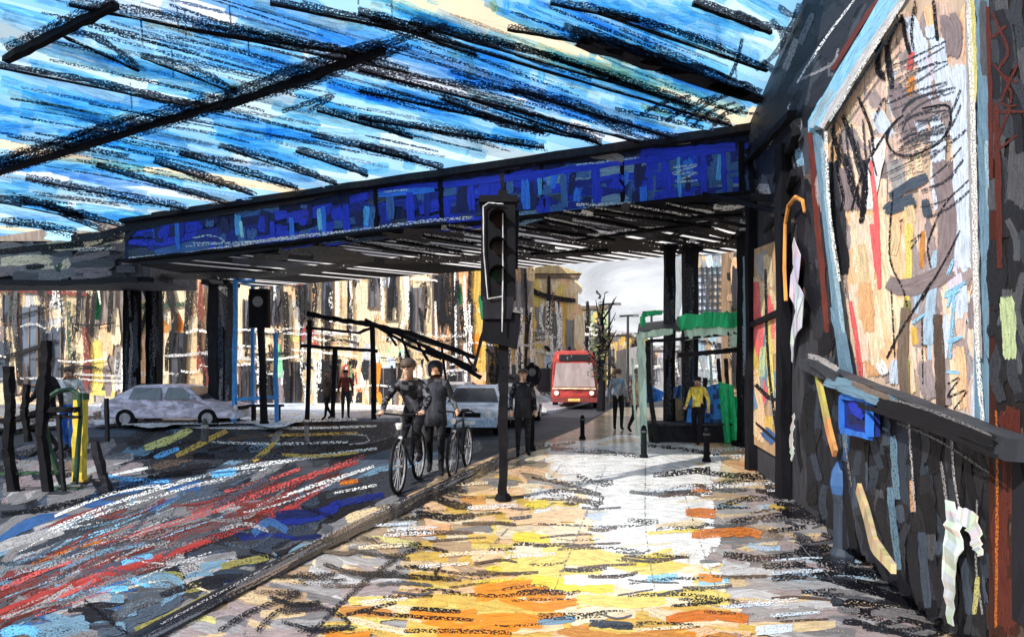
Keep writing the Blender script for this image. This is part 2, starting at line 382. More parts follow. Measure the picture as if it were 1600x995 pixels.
pv.fill('910,755 1120,755 1120,890 900,890', 90, 'w:8 cr:3 lb:.8', 1, 3, (90, 240), (10, 24), (.05, .3))
pv.fill('1090,740 1290,745 1330,880 1090,880', 110, 'g4:4 tan:3 cr2:2 oc:.8 mv2:3 lb2:1 g3:2 br:.8', 3, 5, (60, 180), (6, 15), (.15, .5))
pv.fill('1120,850 1330,850 1450,995 1130,995', 110, 'lb2:2 g4:4 g5:3 cr2:2 mv2:3 g3:2', 3, 4, (70, 200), (8, 18), (.1, .45))
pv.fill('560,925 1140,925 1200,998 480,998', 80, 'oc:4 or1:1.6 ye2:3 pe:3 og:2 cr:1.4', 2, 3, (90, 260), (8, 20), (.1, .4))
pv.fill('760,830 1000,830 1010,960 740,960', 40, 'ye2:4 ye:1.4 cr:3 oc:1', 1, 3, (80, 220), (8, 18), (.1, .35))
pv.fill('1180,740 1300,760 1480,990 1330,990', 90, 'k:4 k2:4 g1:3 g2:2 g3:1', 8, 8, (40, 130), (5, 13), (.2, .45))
pv.gain = 1.15  # brighter strokes: the white and gold wet glow is painted into their colour
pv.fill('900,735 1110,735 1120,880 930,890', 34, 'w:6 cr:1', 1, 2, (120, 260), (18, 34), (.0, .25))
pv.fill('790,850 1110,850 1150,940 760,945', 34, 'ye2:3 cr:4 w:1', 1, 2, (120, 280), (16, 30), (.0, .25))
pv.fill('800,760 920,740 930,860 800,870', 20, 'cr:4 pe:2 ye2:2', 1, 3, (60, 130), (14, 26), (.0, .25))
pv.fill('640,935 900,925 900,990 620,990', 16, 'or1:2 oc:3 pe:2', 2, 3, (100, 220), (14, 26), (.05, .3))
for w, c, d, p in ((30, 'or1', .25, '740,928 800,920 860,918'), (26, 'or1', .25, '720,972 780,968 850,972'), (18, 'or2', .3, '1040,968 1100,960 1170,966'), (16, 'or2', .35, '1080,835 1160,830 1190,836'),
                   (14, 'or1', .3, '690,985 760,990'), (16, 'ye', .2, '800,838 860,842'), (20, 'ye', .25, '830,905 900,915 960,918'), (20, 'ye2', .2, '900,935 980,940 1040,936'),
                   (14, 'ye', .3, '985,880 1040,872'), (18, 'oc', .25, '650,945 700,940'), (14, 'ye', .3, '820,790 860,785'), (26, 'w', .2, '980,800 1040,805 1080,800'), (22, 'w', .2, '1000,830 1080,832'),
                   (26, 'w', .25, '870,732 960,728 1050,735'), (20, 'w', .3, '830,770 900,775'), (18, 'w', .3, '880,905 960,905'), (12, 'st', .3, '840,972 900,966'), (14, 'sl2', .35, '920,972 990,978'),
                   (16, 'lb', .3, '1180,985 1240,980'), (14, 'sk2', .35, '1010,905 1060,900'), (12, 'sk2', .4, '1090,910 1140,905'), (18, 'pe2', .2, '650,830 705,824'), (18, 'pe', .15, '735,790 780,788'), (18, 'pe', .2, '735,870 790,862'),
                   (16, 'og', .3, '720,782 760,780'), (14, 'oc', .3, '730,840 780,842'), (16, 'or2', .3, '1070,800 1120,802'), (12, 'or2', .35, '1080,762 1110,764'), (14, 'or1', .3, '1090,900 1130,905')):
    pv.st(p, w, c, d)  # orange, gold and white dabs of the painted glow, with some cooler ones
# black charcoal lines of the paving joints, mostly across
for w, d, p in ((7, .35, '545,858 610,868 660,855 700,862'), (7, .4, '560,835 600,850 660,848'), (6, .4, '650,755 690,770 745,778'), (12, .3, '650,800 700,808 742,804'), (13, .3, '668,770 700,785 738,792'),
                (8, .35, '690,760 730,768'), (8, .4, '600,870 640,872'), (6, .4, '640,885 700,893 760,898'), (8, .35, '560,895 640,900 720,905'), (7, .35, '560,955 640,962 740,968'), (8, .3, '640,950 720,955'),
                (8, .4, '630,985 720,985 800,988'), (6, .4, '690,925 780,930 860,922'), (12, .42, '840,962 900,962 950,958'), (5, .4, '870,858 940,855 1000,860'), (4, .4, '840,818 960,822 1020,818'),
                (9, .35, '900,765 940,775 930,792'), (7, .35, '850,770 900,778 935,792'), (9, .4, '1120,792 1160,780 1200,778'), (9, .4, '1120,755 1180,750'), (11, .4, '1140,815 1220,805 1290,800'), (8, .35, '1180,735 1240,745 1300,748'),
                (12, .38, '1130,865 1190,872 1240,866'), (12, .4, '1190,885 1260,880'), (8, .4, '1205,905 1260,900'), (6, .4, '980,930 1060,928 1130,934'), (8, .38, '1200,830 1260,822'), (9, .35, '1085,735 1140,742 1220,745'),
                (9, .3, '1180,765 1260,780 1320,795'), (12, .3, '1240,860 1330,890 1400,905'), (14, .25, '1300,905 1390,930 1480,965'), (8, .35, '1240,880 1300,900'), (8, .35, '860,700 930,705 1000,712'), (6, .4, '1000,695 1060,700 1130,712'),
                (10, .3, '1020,742 1060,738 1110,732'), (9, .4, '900,742 940,756 960,752'), (5, .4, '830,745 900,760 940,772'), (7, .4, '1060,935 1130,938'), (6, .45, '1100,955 1150,958'), (8, .45, '1210,965 1250,958'), (8, .4, '980,812 1030,815')):
    pv.st(p, w, 'k', d)
for w, p in ((7, '232,990 350,925 470,865'), (6, '480,995 560,915 620,870'), (6, '440,970 500,985 545,975 510,950 440,940'), (6, '400,985 440,950 500,940'), (5, '690,880 680,895 690,905'),
             (6, '420,930 460,945 500,940'), (5, '540,960 620,940'), (6, '505,880 560,895 620,892'), (6, '340,985 400,950 470,928')):
    pv.st(p, w+2, 'k', .35)
for _ in range(120):
    x, y = R.uniform(420, 1400), R.uniform(750, 985)
    if not inside(PV, x, y): continue
    pv.st([(x-R.uniform(15, 55), y+R.uniform(-3, 5)), (x, y+R.uniform(-4, 4)), (x+R.uniform(15, 55), y+R.uniform(-5, 3))], R.uniform(3, 7), R.choice(['k', 'k', 'k2', 'br2', 'g2']), R.uniform(.3, .5))
for a_ in (860, 940, 1010, 1060, 1150):                            # fine pencil joints running away up the street
    y0 = R.uniform(720, 760); x0 = VP[0]+(a_-VP[0])*(y0-HV)/160; x1 = VP[0]+(a_-VP[0])*(930-HV)/160
    pv.st([(x0, y0), ((x0+x1)/2+R.uniform(-6, 6), (y0+930)/2), (x1+R.uniform(-9, 9), 930)], 2.4, 'g3', .62)
for _ in range(40):
    x, y = R.uniform(560, 1250), R.uniform(700, 990)
    if inside(PV, x, y): pv.st([(x-40, y+3), (x, y), (x+40, y-2)], R.uniform(3, 8), R.choice(['w', 'w', 'ye', 'cr', 'lb']), .5)
# the kerb edge itself: thick charcoal with a pale chalk line on it
for w, c, d, p in ((22, 'k', .15, '150,1035 300,955 440,884 560,822 640,784'), (14, 'k', .2, '232,998 380,915 520,845 640,790 720,748'), (10, 'k', .3, '640,784 720,745 790,712 850,690'),
                   (7, 'k', .35, '610,808 700,765 790,722'), (4, 'g4', .62, '250,975 400,895 540,822 700,752 780,716'), (5, 'k', .4, '760,722 840,700 900,690')):
    pv.st(p, w, c, d)
for i in range(60):
    t_ = R.random()**.7; x0 = 232+(845-232)*t_; y0 = 995+(692-995)*t_-38*math.sin(PI*t_)*.35+R.uniform(-6, 8)*(1-t_*.6); l = 60*(1-t_)+14
    pv.st([(x0-l, y0+l*.52), (x0, y0+R.uniform(-3, 3)), (x0+l, y0-l*.5)], R.uniform(3, 9)*(1-t_*.5), R.choice(['k', 'k', 'k', 'k2', 'g2', 'br']), R.uniform(.3, .5))
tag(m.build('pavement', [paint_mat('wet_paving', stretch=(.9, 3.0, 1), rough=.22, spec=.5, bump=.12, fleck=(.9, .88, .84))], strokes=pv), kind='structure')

# ---- tan build-out beside the cyclists, and the far pavement
fp = Surf((0, 0, .012), (0, 0, 1), BR, lift=.004, step=1e-4); fp.maxd = 120
def flat_poly(surf, px, c, name, z0, mats, strokes=None):
    q = [surf.at(*a) for a in px]; m = MB(); m.hexa([Vector((a.x, a.y, z0)) for a in q], q, c)
    return tag(m.build(name, mats, strokes=strokes), kind='structure')
sp = Surf((0, 0, -.06), (0, 0, 1), BRW, step=3e-5)
sp.fill('610,790 700,742 780,712 790,722 700,762 640,785', 26, 'pe:3 cr2:3 pe2:2 g3:1 tan:2', VP, 8, (30, 90), (7, 16), (.1, .4))
flat_poly(sp, [(585, 815), (700, 740), (800, 700), (838, 694), (760, 731), (640, 789)], COL['tan'], 'cycle_kerb_strip', ROADZ-.02, [PMW], sp)
FP = [(-60, 668), (120, 660), (330, 652), (560, 650), (760, 650), (860, 640), (880, 622), (-60, 622)]
fp.fill(FP, 90, 'lb:4 g5:4 lv:3 w:2 cr:2 g4:2 pe:.8', -2, 5, (50, 150), (6, 16), (.1, .4))
for w, c, d, p in ((9, 'k', .4, '145,648 220,634 300,628 345,634'), (7, 'k', .4, '0,660 90,655 200,650'), (5, 'w', .4, '190,662 320,660 560,655')): fp.st(p, w, c, d)
q = [fp.at(*a) for a in [(-300, 672), (120, 662), (330, 655), (560, 653), (760, 652), (870, 640)]]
m = MB(); pts = q+[Vector((12, 60, .012)), Vector((12, 160, .012)), Vector((-90, 160, .012))]
m.hexa([Vector((a.x, a.y, -.14)) for a in pts], pts, lin((.66, .66, .7)))
tag(m.build('far_pavement', [PM], strokes=fp), kind='structure')
#PART3
# ================================================================== the railway bridge
HC = 6.2
bridge = thing('railway_bridge', 'railway bridge with blue underside, black beams and blue girder spanning the street', 'bridge', (0, 0, 0))
def gy(x): return 10.65+(4.38-x)*.4
cs = Surf((0, 0, HC), (0, 0, 1), BRT, lift=.03, step=6e-5); cs.maxd = 60
bd = Vector((1450/900, 1, 0)).normalized(); bn = Vector((-bd.y, bd.x, 0))
poly = [Vector((-34, 5.7, 0)), Vector((wallx(5.7)-.02, 5.7, 0)), Vector((wallx(10.6)-.02, 10.55, 0)), Vector((-34, gy(-34)-.1, 0))]
def clip(poly, n, d, keep):
    out = []
    for i, a in enumerate(poly):
        b = poly[(i+1) % len(poly)]; fa, fb = (a.dot(n)-d)*keep, (b.dot(n)-d)*keep
        if fa >= 0: out.append(a)
        if fa*fb < 0: out.append(a.lerp(b, fa/(fa-fb)))
    return out
w0, w1 = min(p.dot(bn) for p in poly), max(p.dot(bn) for p in poly)
np_ = 60; pc = ['sk2', 'sk', 'sk4', 'sk2', 'sk', 'cr', 'sk2', 'sk3', 'lb', 'sk', 'sk2', 'st2', 'sk4', 'sk']
for i in range(np_):
    a, b = w0+(w1-w0)*i/np_, w0+(w1-w0)*(i+1)/np_
    q = clip(clip(poly, bn, a, 1), bn, b, -1)
    if len(q) < 3: continue
    m = MB(); m.quad([p+Vector((0, 0, HC+.03+.003*(i % 2))) for p in q], tuple(.1+.78*x for x in COL[pc[i % len(pc)]]))
    m.build('roof_panel', PMT, bridge)  # translucent panels added in the deck so its blue underside glows
CE = [(-20, -20), (1255, -20), (1185, 150), (1150, 196), (790, 240), (560, 272), (440, 296), (200, 345), (110, 372), (-20, 378)]
cs.gam = .52
cs.fill(CE, 150, 'sk:6 sk2:4 sk3:2 sk4:2 bl:.3 st2:1.2 g5:.8 cr:.5', VPB, 4, (70, 230), (12, 28), (.05, .3), .02)
cs.fill('-20,60 420,-20 640,60 200,190 -20,250', 22, 'sk:4 sk2:3 sk3:2 st2:2 cr:1', VPB, 4, (60, 180), (10, 24), (.1, .35), .02)
cs.fill('560,0 1150,0 1150,190 700,120', 50, 'st2:3 sk:3 st:3 bl:2 cr:1.2 lb:2 bl2:.5', VPB, 4, (60, 170), (8, 20), (.1, .4), .02)
cs.fill('700,110 1130,170 1120,200 760,230', 30, 'sk3:3 bl:3 st:3 sk2:2 cr:1.4 br:.8', VPB, 4, (40, 130), (7, 16), (.1, .4), .02)
cs.fill('-20,280 120,240 300,320 100,372 -20,376', 20, 'lb:4 sk2:4 w:2 pe:.8 st2:2', VPB, 5, (50, 140), (8, 18), (.1, .35), .02)
for w, c, d, p in ((18, 'cr', .25, '10,145 90,170 190,190'), (15, 'cr', .25, '395,5 415,8 430,20'), (24, 'cr', .2, '480,28 520,34 570,42'), (12, 'pe', .3, '225,38 270,42 300,55'),
                   (12, 'cr', .3, '360,135 390,132 412,135'), (14, 'lv', .25, '225,215 330,245 430,265'), (16, 'lv', .25, '435,265 470,278 510,288'), (16, 'cr', .2, '700,85 735,92 732,128'),
                   (14, 'yo', .2, '768,0 775,20'), (12, 'cr', .35, '900,165 990,185 1060,200'), (12, 'yo', .35, '1000,165 1050,180'), (26, 'bl', .25, '425,195 460,190 500,198'), (24, 'bl', .3, '600,135 680,150 735,160'),
                   (22, 'bl', .3, '600,60 660,70'), (20, 'bl2', .35, '760,115 830,130'), (20, 'bl', .25, '850,140 920,150'), (18, 'sk3', .3, '560,265 610,262'), (20, 'cr', .25, '575,12 600,14'),
                   (26, 'sk2', .1, '985,30 1050,32 1090,25'), (30, 'sk4', .1, '1090,35 1130,50 1160,70'), (24, 'sk4', .15, '1150,72 1190,92'), (20, 'w', .25, '1130,35 1180,70'), (22, 'sk2', .2, '920,5 990,12'),
                   (30, 'sk', .15, '860,90 940,110 1030,130'), (16, 'w', .4, '880,85 960,108 1080,140')):
    cs.st(p, w, c, d)
# short vertical brush marks that drip between the beams
for (x, y, h, c) in ((925, 85, 22, 'bl'), (845, 118, 30, 'sk3'), (920, 125, 26, 'bl'), (1010, 55, 40, 'bl'), (1120, 50, 40, 'sk4'), (1150, 65, 40, 'w'), (1180, 90, 30, 'sk4'), (1035, 130, 16, 'w'), (420, 205, 30, 'sk'), (790, 10, 30, 'sk3')):
    cs.st([(x, y-h/2), (x+1, y), (x, y+h/2)], 12, c, .15)
# chalk
for p in ('110,14 230,36 340,66 480,104', '390,0 470,26 570,62', '480,14 560,38 660,70', '560,32 660,66 700,72', '740,30 860,60 960,86', '760,118 860,140 1000,178', '860,95 960,125 1060,160',
          '1000,130 1080,160 1150,196', '860,202 900,210 940,222', '800,170 900,195 1030,215', '190,98 280,120 400,150', '250,84 330,100 470,118', '40,100 130,120 180,145', '1105,70 1160,95 1240,112',
          '600,120 700,140 800,170', '640,90 740,112', '150,185 240,215', '240,282 330,300 420,318', '60,262 160,284 200,300', '1040,70 1120,95 1200,130'):
    cs.st(p, R.uniform(5, 9), R.choice(['w', 'w', 'lb']), .5)
# black charcoal along the beams, then the beams themselves
BE = ['-30,95 150,128 300,161 350,172', '108,2 250,22 420,54 640,108', '300,40 420,60 567,82', '422,0 540,22 640,44', '85,45 150,58 217,106', '220,84 300,105 370,142', '280,237 370,262 466,293',
      '342,225 430,250 527,286', '462,233 520,250 575,272', '486,209 560,225 645,247', '495,169 570,190 645,212', '240,250 320,275 394,302', '150,257 250,285 362,318', '40,277 150,298 290,324',
      '30,310 110,330 205,356', '90,332 150,350 190,372', '560,15 640,40 745,82', '580,24 700,52 840,82 1000,140 1143,192', '560,104 700,128 857,155 1014,222', '560,137 740,175 934,218', '560,181 700,205 850,228',
      '560,225 630,243 693,262', '737,152 850,185 940,222', '640,30 800,70 950,115 1080,160', '793,40 900,60 940,66', '934,14 1060,50 1199,106', '1083,0 1140,18 1205,46', '905,60 1040,100 1190,152',
      '800,135 900,165 1000,200 1060,214', '690,150 780,190 850,205', '-20,310 60,318 130,340', '0,345 60,350 120,362', '860,0 930,14 1000,28']
for i, p in enumerate(BE):
    px = [tuple(float(a) for a in q.split(',')) for q in p.split()]
    w = R.uniform(.025, .045)*(1.3 if i in (1, 17, 18, 25, 3) else 1)
    if i == 27: w = .22
    a, b_ = cs.at(*px[0]), cs.at(*px[-1]); m = MB()
    m.bar(a+Vector((0, 0, -.04)), b_+Vector((0, 0, -.04)), w, .05, 'k2' if i == 27 else 'k', jit=.3, seg=12)
    m.build('cross_beam', PMK, bridge)
    cs.st(px, R.uniform(8, 14), 'k', R.uniform(.35, .55), wob=.35); cs.st([(x+R.uniform(-12, 12), y+R.uniform(2, 8)) for x, y in px], R.uniform(5, 9), R.choice(['k', 'k', 'g2', 'g1']), .55, wob=.35)
MAINB = [('-60,278 60,240 200,195 362,150', 24), ('350,152 430,125 482,105 600,70', 30), ('560,80 640,55 700,38', 14), ('-60,262 80,225 210,180', 12), ('200,205 360,160 500,120', 18), ('8,76 90,40 180,-2', 15), ('0,262 100,240 160,215', 14), ('420,140 500,118 640,70', 16)]
for i, (p, w) in enumerate(MAINB):
    px = [tuple(float(a) for a in q.split(',')) for q in p.split()]
    if i in (0, 1, 5):
        m = MB(); m.bar(cs.at(*px[0])+Vector((0, 0, -.16)), cs.at(*px[-1])+Vector((0, 0, -.07)), .08, .09, 'k', jit=.3, seg=14); m.build('main_beam', PMK, bridge)
    cs.st(px, w*.8, 'k', .4, wob=.3); cs.st([(x+4, y+R.uniform(3, 12)) for x, y in px], w*.5, 'k', .5, wob=.3); cs.st([(x-6, y-R.uniform(3, 10)) for x, y in px], w*.35, R.choice(['k', 'g2', 'w']), .55, wob=.3)
cs.st('100,25 70,60 10,90', 7, 'k', .5); cs.st('480,175 520,150 440,175', 9, 'k', .45)
for _ in range(330):
    x, y = R.uniform(-10, 1200), R.uniform(0, 330); a = math.atan2(VPB[1]-y, VPB[0]-x)+R.gauss(0, .025); l = R.uniform(50, 190)
    q = [(x-l*math.cos(a), y-l*math.sin(a)), (x+R.uniform(-3, 3), y+R.uniform(-3, 3)), (x+l*math.cos(a), y+l*math.sin(a))]
    if inside(CE, *q[0]) and inside(CE, *q[2]): cs.st(q, R.uniform(2.5, 6.5), R.choice(['k', 'k', 'k', 'k', 'k2', 'g2', 'g3', 'w', 'cr']), R.uniform(.4, .58), wob=.35)
for p, w in (('890,50 1040,98 1190,150', 26), ('920,62 1060,112 1195,158', 16), ('880,40 1000,80 1100,112', 14), ('1000,100 1100,130 1200,165', 12), ('1205,30 1225,60 1215,110', 14), ('1190,95 1215,120 1200,150', 14), ('1215,10 1240,25 1250,5', 14), ('1150,20 1200,40 1240,48', 10), ('1180,110 1215,80 1245,20', 9)):
    cs.st(p, w, R.choice(['k2', 'k', 'g1']), .35, wob=.3)
cs.st('1090,30 1150,60 1200,78', 16, 'sk4', .2); cs.st('1010,8 1100,28 1180,50', 14, 'st', .3); cs.st('1120,60 1190,92', 12, 'w', .4)
# web of fine crossing ties by the right abutment
for p in ('1000,180 1040,160 1080,150', '1040,190 1080,165 1120,150', '1080,200 1110,175 1150,160', '1110,205 1130,180 1165,168', '1010,168 1070,180 1140,196', '960,170 1030,185 1100,200', '1130,140 1150,100 1160,60', '1100,160 1150,175 1200,178', '1070,190 1110,160 1170,135'):
    cs.st(p, R.uniform(5, 9), 'k', .4)
for (x, y) in ((222, 50), (278, 30), (290, 38), (360, 30), (270, 100), (205, 150), (388, 65), (1150, 110), (560, 5), (612, 8), (220, 30)):
    cs.st([(x-2, y-22), (x, y), (x+1, y+22)], 3.5, 'g1', .5)
m = MB(); m.build('painted_underside', PMK, bridge, strokes=cs)

# ---- the girder facing the camera
gd = Vector((-2.5, 1, 0)).normalized(); gn_ = Vector((-gd.y, gd.x, 0))
gs = Surf((4.38, 10.65, 0), gn_, BR, lift=.07, step=8e-5); gs.maxd = 60
def gx(x, z, off=0): return Vector((x, gy(x)-off, z))
XL, XR = -11.35, 4.7
m = MB(); m.hexa([gx(XL, 4.98, .05), gx(XR, 4.98, .05), gx(XR, 4.98, -.3), gx(XL, 4.98, -.3)], [gx(XL, 6.24, .05), gx(XR, 6.24, .05), gx(XR, 6.24, -.3), gx(XL, 6.24, -.3)], lin((.16, .2, .34)))
gs.gain = 1.45
GP = [(198, 362), (600, 298), (1172, 222), (1180, 300), (840, 338), (500, 382), (198, 400)]
gs.fill(GP, 130, 'bl2:5 bl3:4 nv:2 bl4:3 st:1.2 sl2:2', -7.5, 4, (40, 130), (10, 22), (.1, .4), .02)
gs.fill('840,270 1172,226 1180,300 840,334', 60, 'bl2:4 bl4:4 bl:1 st:1 bl3:2', -7, 4, (40, 120), (10, 22), (.1, .4), .02)
gs.fill(GP, 90, 'bl2:5 bl:1.5 bl3:2 sk3:.5 nv:2 bl4:2', 90, 4, (18, 46), (8, 18), (.1, .4), .02)
gs.st('590,300 720,286 830,274 960,255 1150,232', 12, 'bl2', .1); gs.st('590,305 680,296', 10, 'bl', .2); gs.st('1000,240 1080,236 1150,228', 16, 'bl2', .1)
for (x, y0, y1, w, c) in ((276, 345, 390, 8, 'bl'), (371, 335, 368, 12, 'sk3'), (376, 345, 372, 6, 'sk2'), (505, 322, 380, 9, 'bl'), (498, 325, 360, 7, 'sk'), (425, 345, 385, 9, 'bl2'), (455, 340, 380, 9, 'bl'), (540, 320, 372, 12, 'bl2'),
                       (640, 300, 350, 14, 'bl2'), (735, 290, 330, 12, 'bl2'), (820, 280, 328, 14, 'bl'), (880, 272, 325, 12, 'bl4'), (930, 262, 318, 16, 'bl2'), (1040, 250, 310, 15, 'bl2'), (1098, 240, 308, 12, 'bl2'), (1130, 236, 300, 10, 'bl2'), (1060, 245, 312, 6, 'sk3')):
    gs.st([(x, y0), (x+1, (y0+y1)/2), (x+3, y1)], w, c, .2)
for p in ('300,372 330,368 350,378 300,380', '290,385 380,378 480,372', '1050,262 1090,258 1050,272 1090,270 1055,284 1090,282', '600,300 640,296', '900,258 1000,246'): gs.st(p, 3.5, 'st2', .5)
# dark top flange
for w, c, d, p in ((30, 'k2', .05, '195,352 330,326 480,300 600,276 720,258 800,246'), (26, 'k2', .05, '780,246 900,226 1020,212 1180,196'), (14, 'k', .1, '190,358 400,318 600,280 780,254'), (16, 'g1', .2, '600,284 760,262 860,248'),
                   (14, 'g3', .35, '960,228 1010,222 1080,220'), (12, 'g4', .4, '1000,222 1040,220'), (14, 'g3', .3, '915,240 960,245 975,250'), (9, 'k', .3, '195,375 215,355 240,345'), (14, 'k', .2, '110,372 160,368 200,356')):
    gs.st(p, w, c, d)
for w, c, d, p in ((6, 'w', .45, '200,404 300,395 400,378 480,368 560,360'), (6, 'w', .5, '560,360 660,346 740,340'), (6, 'w', .45, '900,320 1000,318 1110,306'), (12, 'k', .25, '205,410 300,402 420,386 560,366 700,350')):
    gs.st(p, w, c, d)
m.build('girder', PMK, bridge, strokes=gs)
# right end of the girder seen beside the wall; stiffeners; flange
def gpx(u, v): return gs.at(u, v, .03)
for (u, v0, v1, w) in ((588, 290, 356, .12), (690, 282, 342, .13), (793, 262, 336, .12), (848, 256, 330, .11), (972, 246, 318, .11), (1158, 224, 306, .16), (1176, 240, 300, .1)):
    m = MB(); m.bar(gpx(u, v0), gpx(u+2, v1), w, .1, 'k', jit=.25, seg=6, up=gd); m.build('stiffener', PMK, bridge)
m = MB(); m.bar(gx(XL, 6.13, .12), gx(XR, 6.13, .12), .28, .15, 'k2', jit=.12, seg=30); m.build('top_flange', PMK, bridge)
m = MB(); m.bar(gx(XL, 4.95, .06), gx(XR, 4.95, .06), .36, .07, 'k', jit=.2, seg=30); m.build('bottom_flange', PMK, bridge)
for a, b_, w in (((1160, 258), (1238, 178), .09), ((1186, 345), (1244, 205), .1), ((1196, 392), (1240, 270), .07), ((1120, 316), (1222, 308), .09), ((1096, 306), (1215, 330), .06), ((1165, 240), (1176, 300), .08), ((1180, 380), (1225, 330), .06)):
    m = MB(); m.bar(gs.at(*a)+Vector((0, -.12, 0)), Surf(wp0(.12), WN).at(*b_), w, w, 'k', jit=.3, seg=8); m.build('strut', PMK, bridge)
# ---- second deck behind the girder: dark soffit with pale ribs
def back(x, o): return Vector((x+o*.35, gy(x)+o, 0))
ss = Surf((0, 0, 4.9), (0, 0, 1), BR, lift=.02, step=1e-4); ss.maxd = 70
SO = [(205, 412), (600, 362), (900, 326), (1205, 312), (1205, 378), (1060, 388), (850, 402), (600, 410), (420, 430), (240, 440)]
ss.fill(SO, 26, 'k:5 k2:4 g1:3 sl2:1', VPB, 5, (50, 150), (8, 18), (.1, .4), .03)
ss.fill('600,365 900,330 1190,320 1180,372 880,396 640,406', 14, 'g5:2 w:4 g3:1 k:3', VPB, 5, (40, 110), (5, 12), (.2, .5), .03)
RIB = ['880,330 960,345 1020,358', '930,325 1040,345 1110,352', '850,340 930,358', '700,352 800,366 830,372', '815,352 900,372 960,372', '620,374 720,390', '770,376 860,392', '660,366 740,378', '985,322 1080,338', '1040,318 1130,338', '900,372 1010,355 1110,344', '830,394 950,388', '590,384 680,396', '540,372 640,392', '1080,336 1160,332']
for i, p in enumerate(RIB):
    px = [tuple(float(a) for a in q.split(',')) for q in p.split()]
    m = MB(); m.bar(ss.at(*px[0])+Vector((0, 0, -.05)), ss.at(*px[-1])+Vector((0, 0, -.05)), .06, .05, 'k', jit=.4, seg=10); m.build('rib', PMK, bridge)
    ss.st(px, 5, 'w', .5); ss.st([(x+6, y+6) for x, y in px], 8, 'k', .35)
for w, p in ((12, '600,408 740,404 860,398'), (12, '850,402 960,388 1100,384 1215,376'), (10, '900,340 1020,350 1130,335 1215,316'), (9, '1120,318 1215,312'), (12, '1060,345 1150,372 1200,372'), (12, '250,432 420,428 560,412'), (8, '960,380 1040,372 1090,350')): ss.st(p, w, 'k', .25)
x0, x1 = -11.2, 4.6; dpoly = [back(x, o) for x, o in ((x0, .32), (x1, .32), (x1, 4.6), (x0, 4.6))]
d0, d1 = min(p.dot(bn) for p in dpoly), max(p.dot(bn) for p in dpoly); nd = 44
m = MB(); mw = MB()
for i in range(nd):
    qa, qb = d0+(d1-d0)*i/nd, d0+(d1-d0)*(i+1)/nd; mid = (d1-d0)/nd*R.uniform(.4, .7)+qa
    for (e0, e1, pale) in ((qa, mid, False), (mid, qb, True)):
        q = clip(clip(dpoly, bn, e0, 1), bn, e1, -1)
        if len(q) < 3: continue
        pale = pale and (sum(p.x for p in q)/len(q) > -3.2 or R.random() < .45)
        if pale: mw.quad([p+Vector((0, 0, 4.893)) for p in q], lin((.97, .96, .97)))
        else: m.hexa([p+Vector((0, 0, 4.9)) for p in q], [p+Vector((0, 0, 5.05)) for p in q], 'k2')
m.build('rear_deck', PMK, bridge, strokes=ss)
mw.build('translucent_deck_strips', PMT, bridge)  # white translucent strips, invented to brighten the rear soffit from above
# columns
def column(u, vb, Y, w, zt, c='k', nm='column', tilt=0):
    p = P(u, 585, Y); m = MB(); cu = Surf((0, Y-w*.55, 0), (0, 1, 0), BR, lift=.03, step=1e-3)
    for _ in range(14):
        x = u+R.uniform(-.42, .42)*w/Y*F; y = R.uniform(440, 640); cu.st([(x, y-40), (x+R.uniform(-3, 3), y), (x+R.uniform(-3, 3), y+40)], R.uniform(3, 7), R.choice(['g1', 'g2', 'k', 'sl2', 'g3']), R.uniform(.4, .6))
    m.bar((p.x+tilt, p.y, ROADZ-.03), (p.x, p.y, zt), w, w, c, jit=.1, seg=9); m.bar((p.x+tilt, p.y, ROADZ-.02), (p.x+tilt, p.y, .12), w*1.5, w*1.5, c, jit=.05, seg=2)
    m.bar((p.x, p.y, zt-.15), (p.x, p.y, zt+.06), w*1.5, w*1.5, c, jit=.05, seg=2)
    return m.build(nm, PMK, bridge, strokes=cu)
column(345, 640, 20.5, .62, 4.95, 'k2'); column(241, 630, 21.5, .4, 4.95); column(206, 640, 21.0, .4, 4.95)
column(1046, 690, 14.6, .24, 4.95); column(1078, 690, 14.9, .34, 4.95, 'k2'); column(1168, 690, 13.2, .36, 4.95)
# low stone-faced end span at the far left
m = MB(); as_ = Surf((0, 18.2, 0), (0, 1, 0), BR, lift=.05, step=1e-4)
m.box(-34, -11.5, 18.3, 21.0, 4.7, 5.8, 'g2'); m.box(-34, -11.5, 18.2, 18.5, 5.62, 5.86, 'k'); m.box(-34, -11.5, 18.22, 18.5, 4.6, 4.74, 'k')
as_.p = Vector((0, 18.2, 0))
AB = [(-30, 388), (200, 372), (215, 432), (-30, 442)]
as_.fill(AB, 60, 'g3:4 g2:4 cr:2.5 mv:3 k2:2 g4:1', -3, 6, (30, 90), (8, 18), (.15, .45))
for w, c, d, p in ((16, 'cr', .3, '0,410 60,405 80,412'), (14, 'cr', .35, '90,420 110,408'), (12, 'k', .3, '-20,396 60,388 150,378 210,364'), (8, 'k', .3, '40,418 70,416'), (10, 'k', .25, '-20,440 80,442 215,436'), (8, 'gn3', .4, '90,425 95,410'), (6, 'w', .5, '120,390 180,388'), (14, 'pe', .35, '130,382 160,372')): as_.st(p, w, c, d)
m.build('end_span', PMK, bridge, strokes=as_)
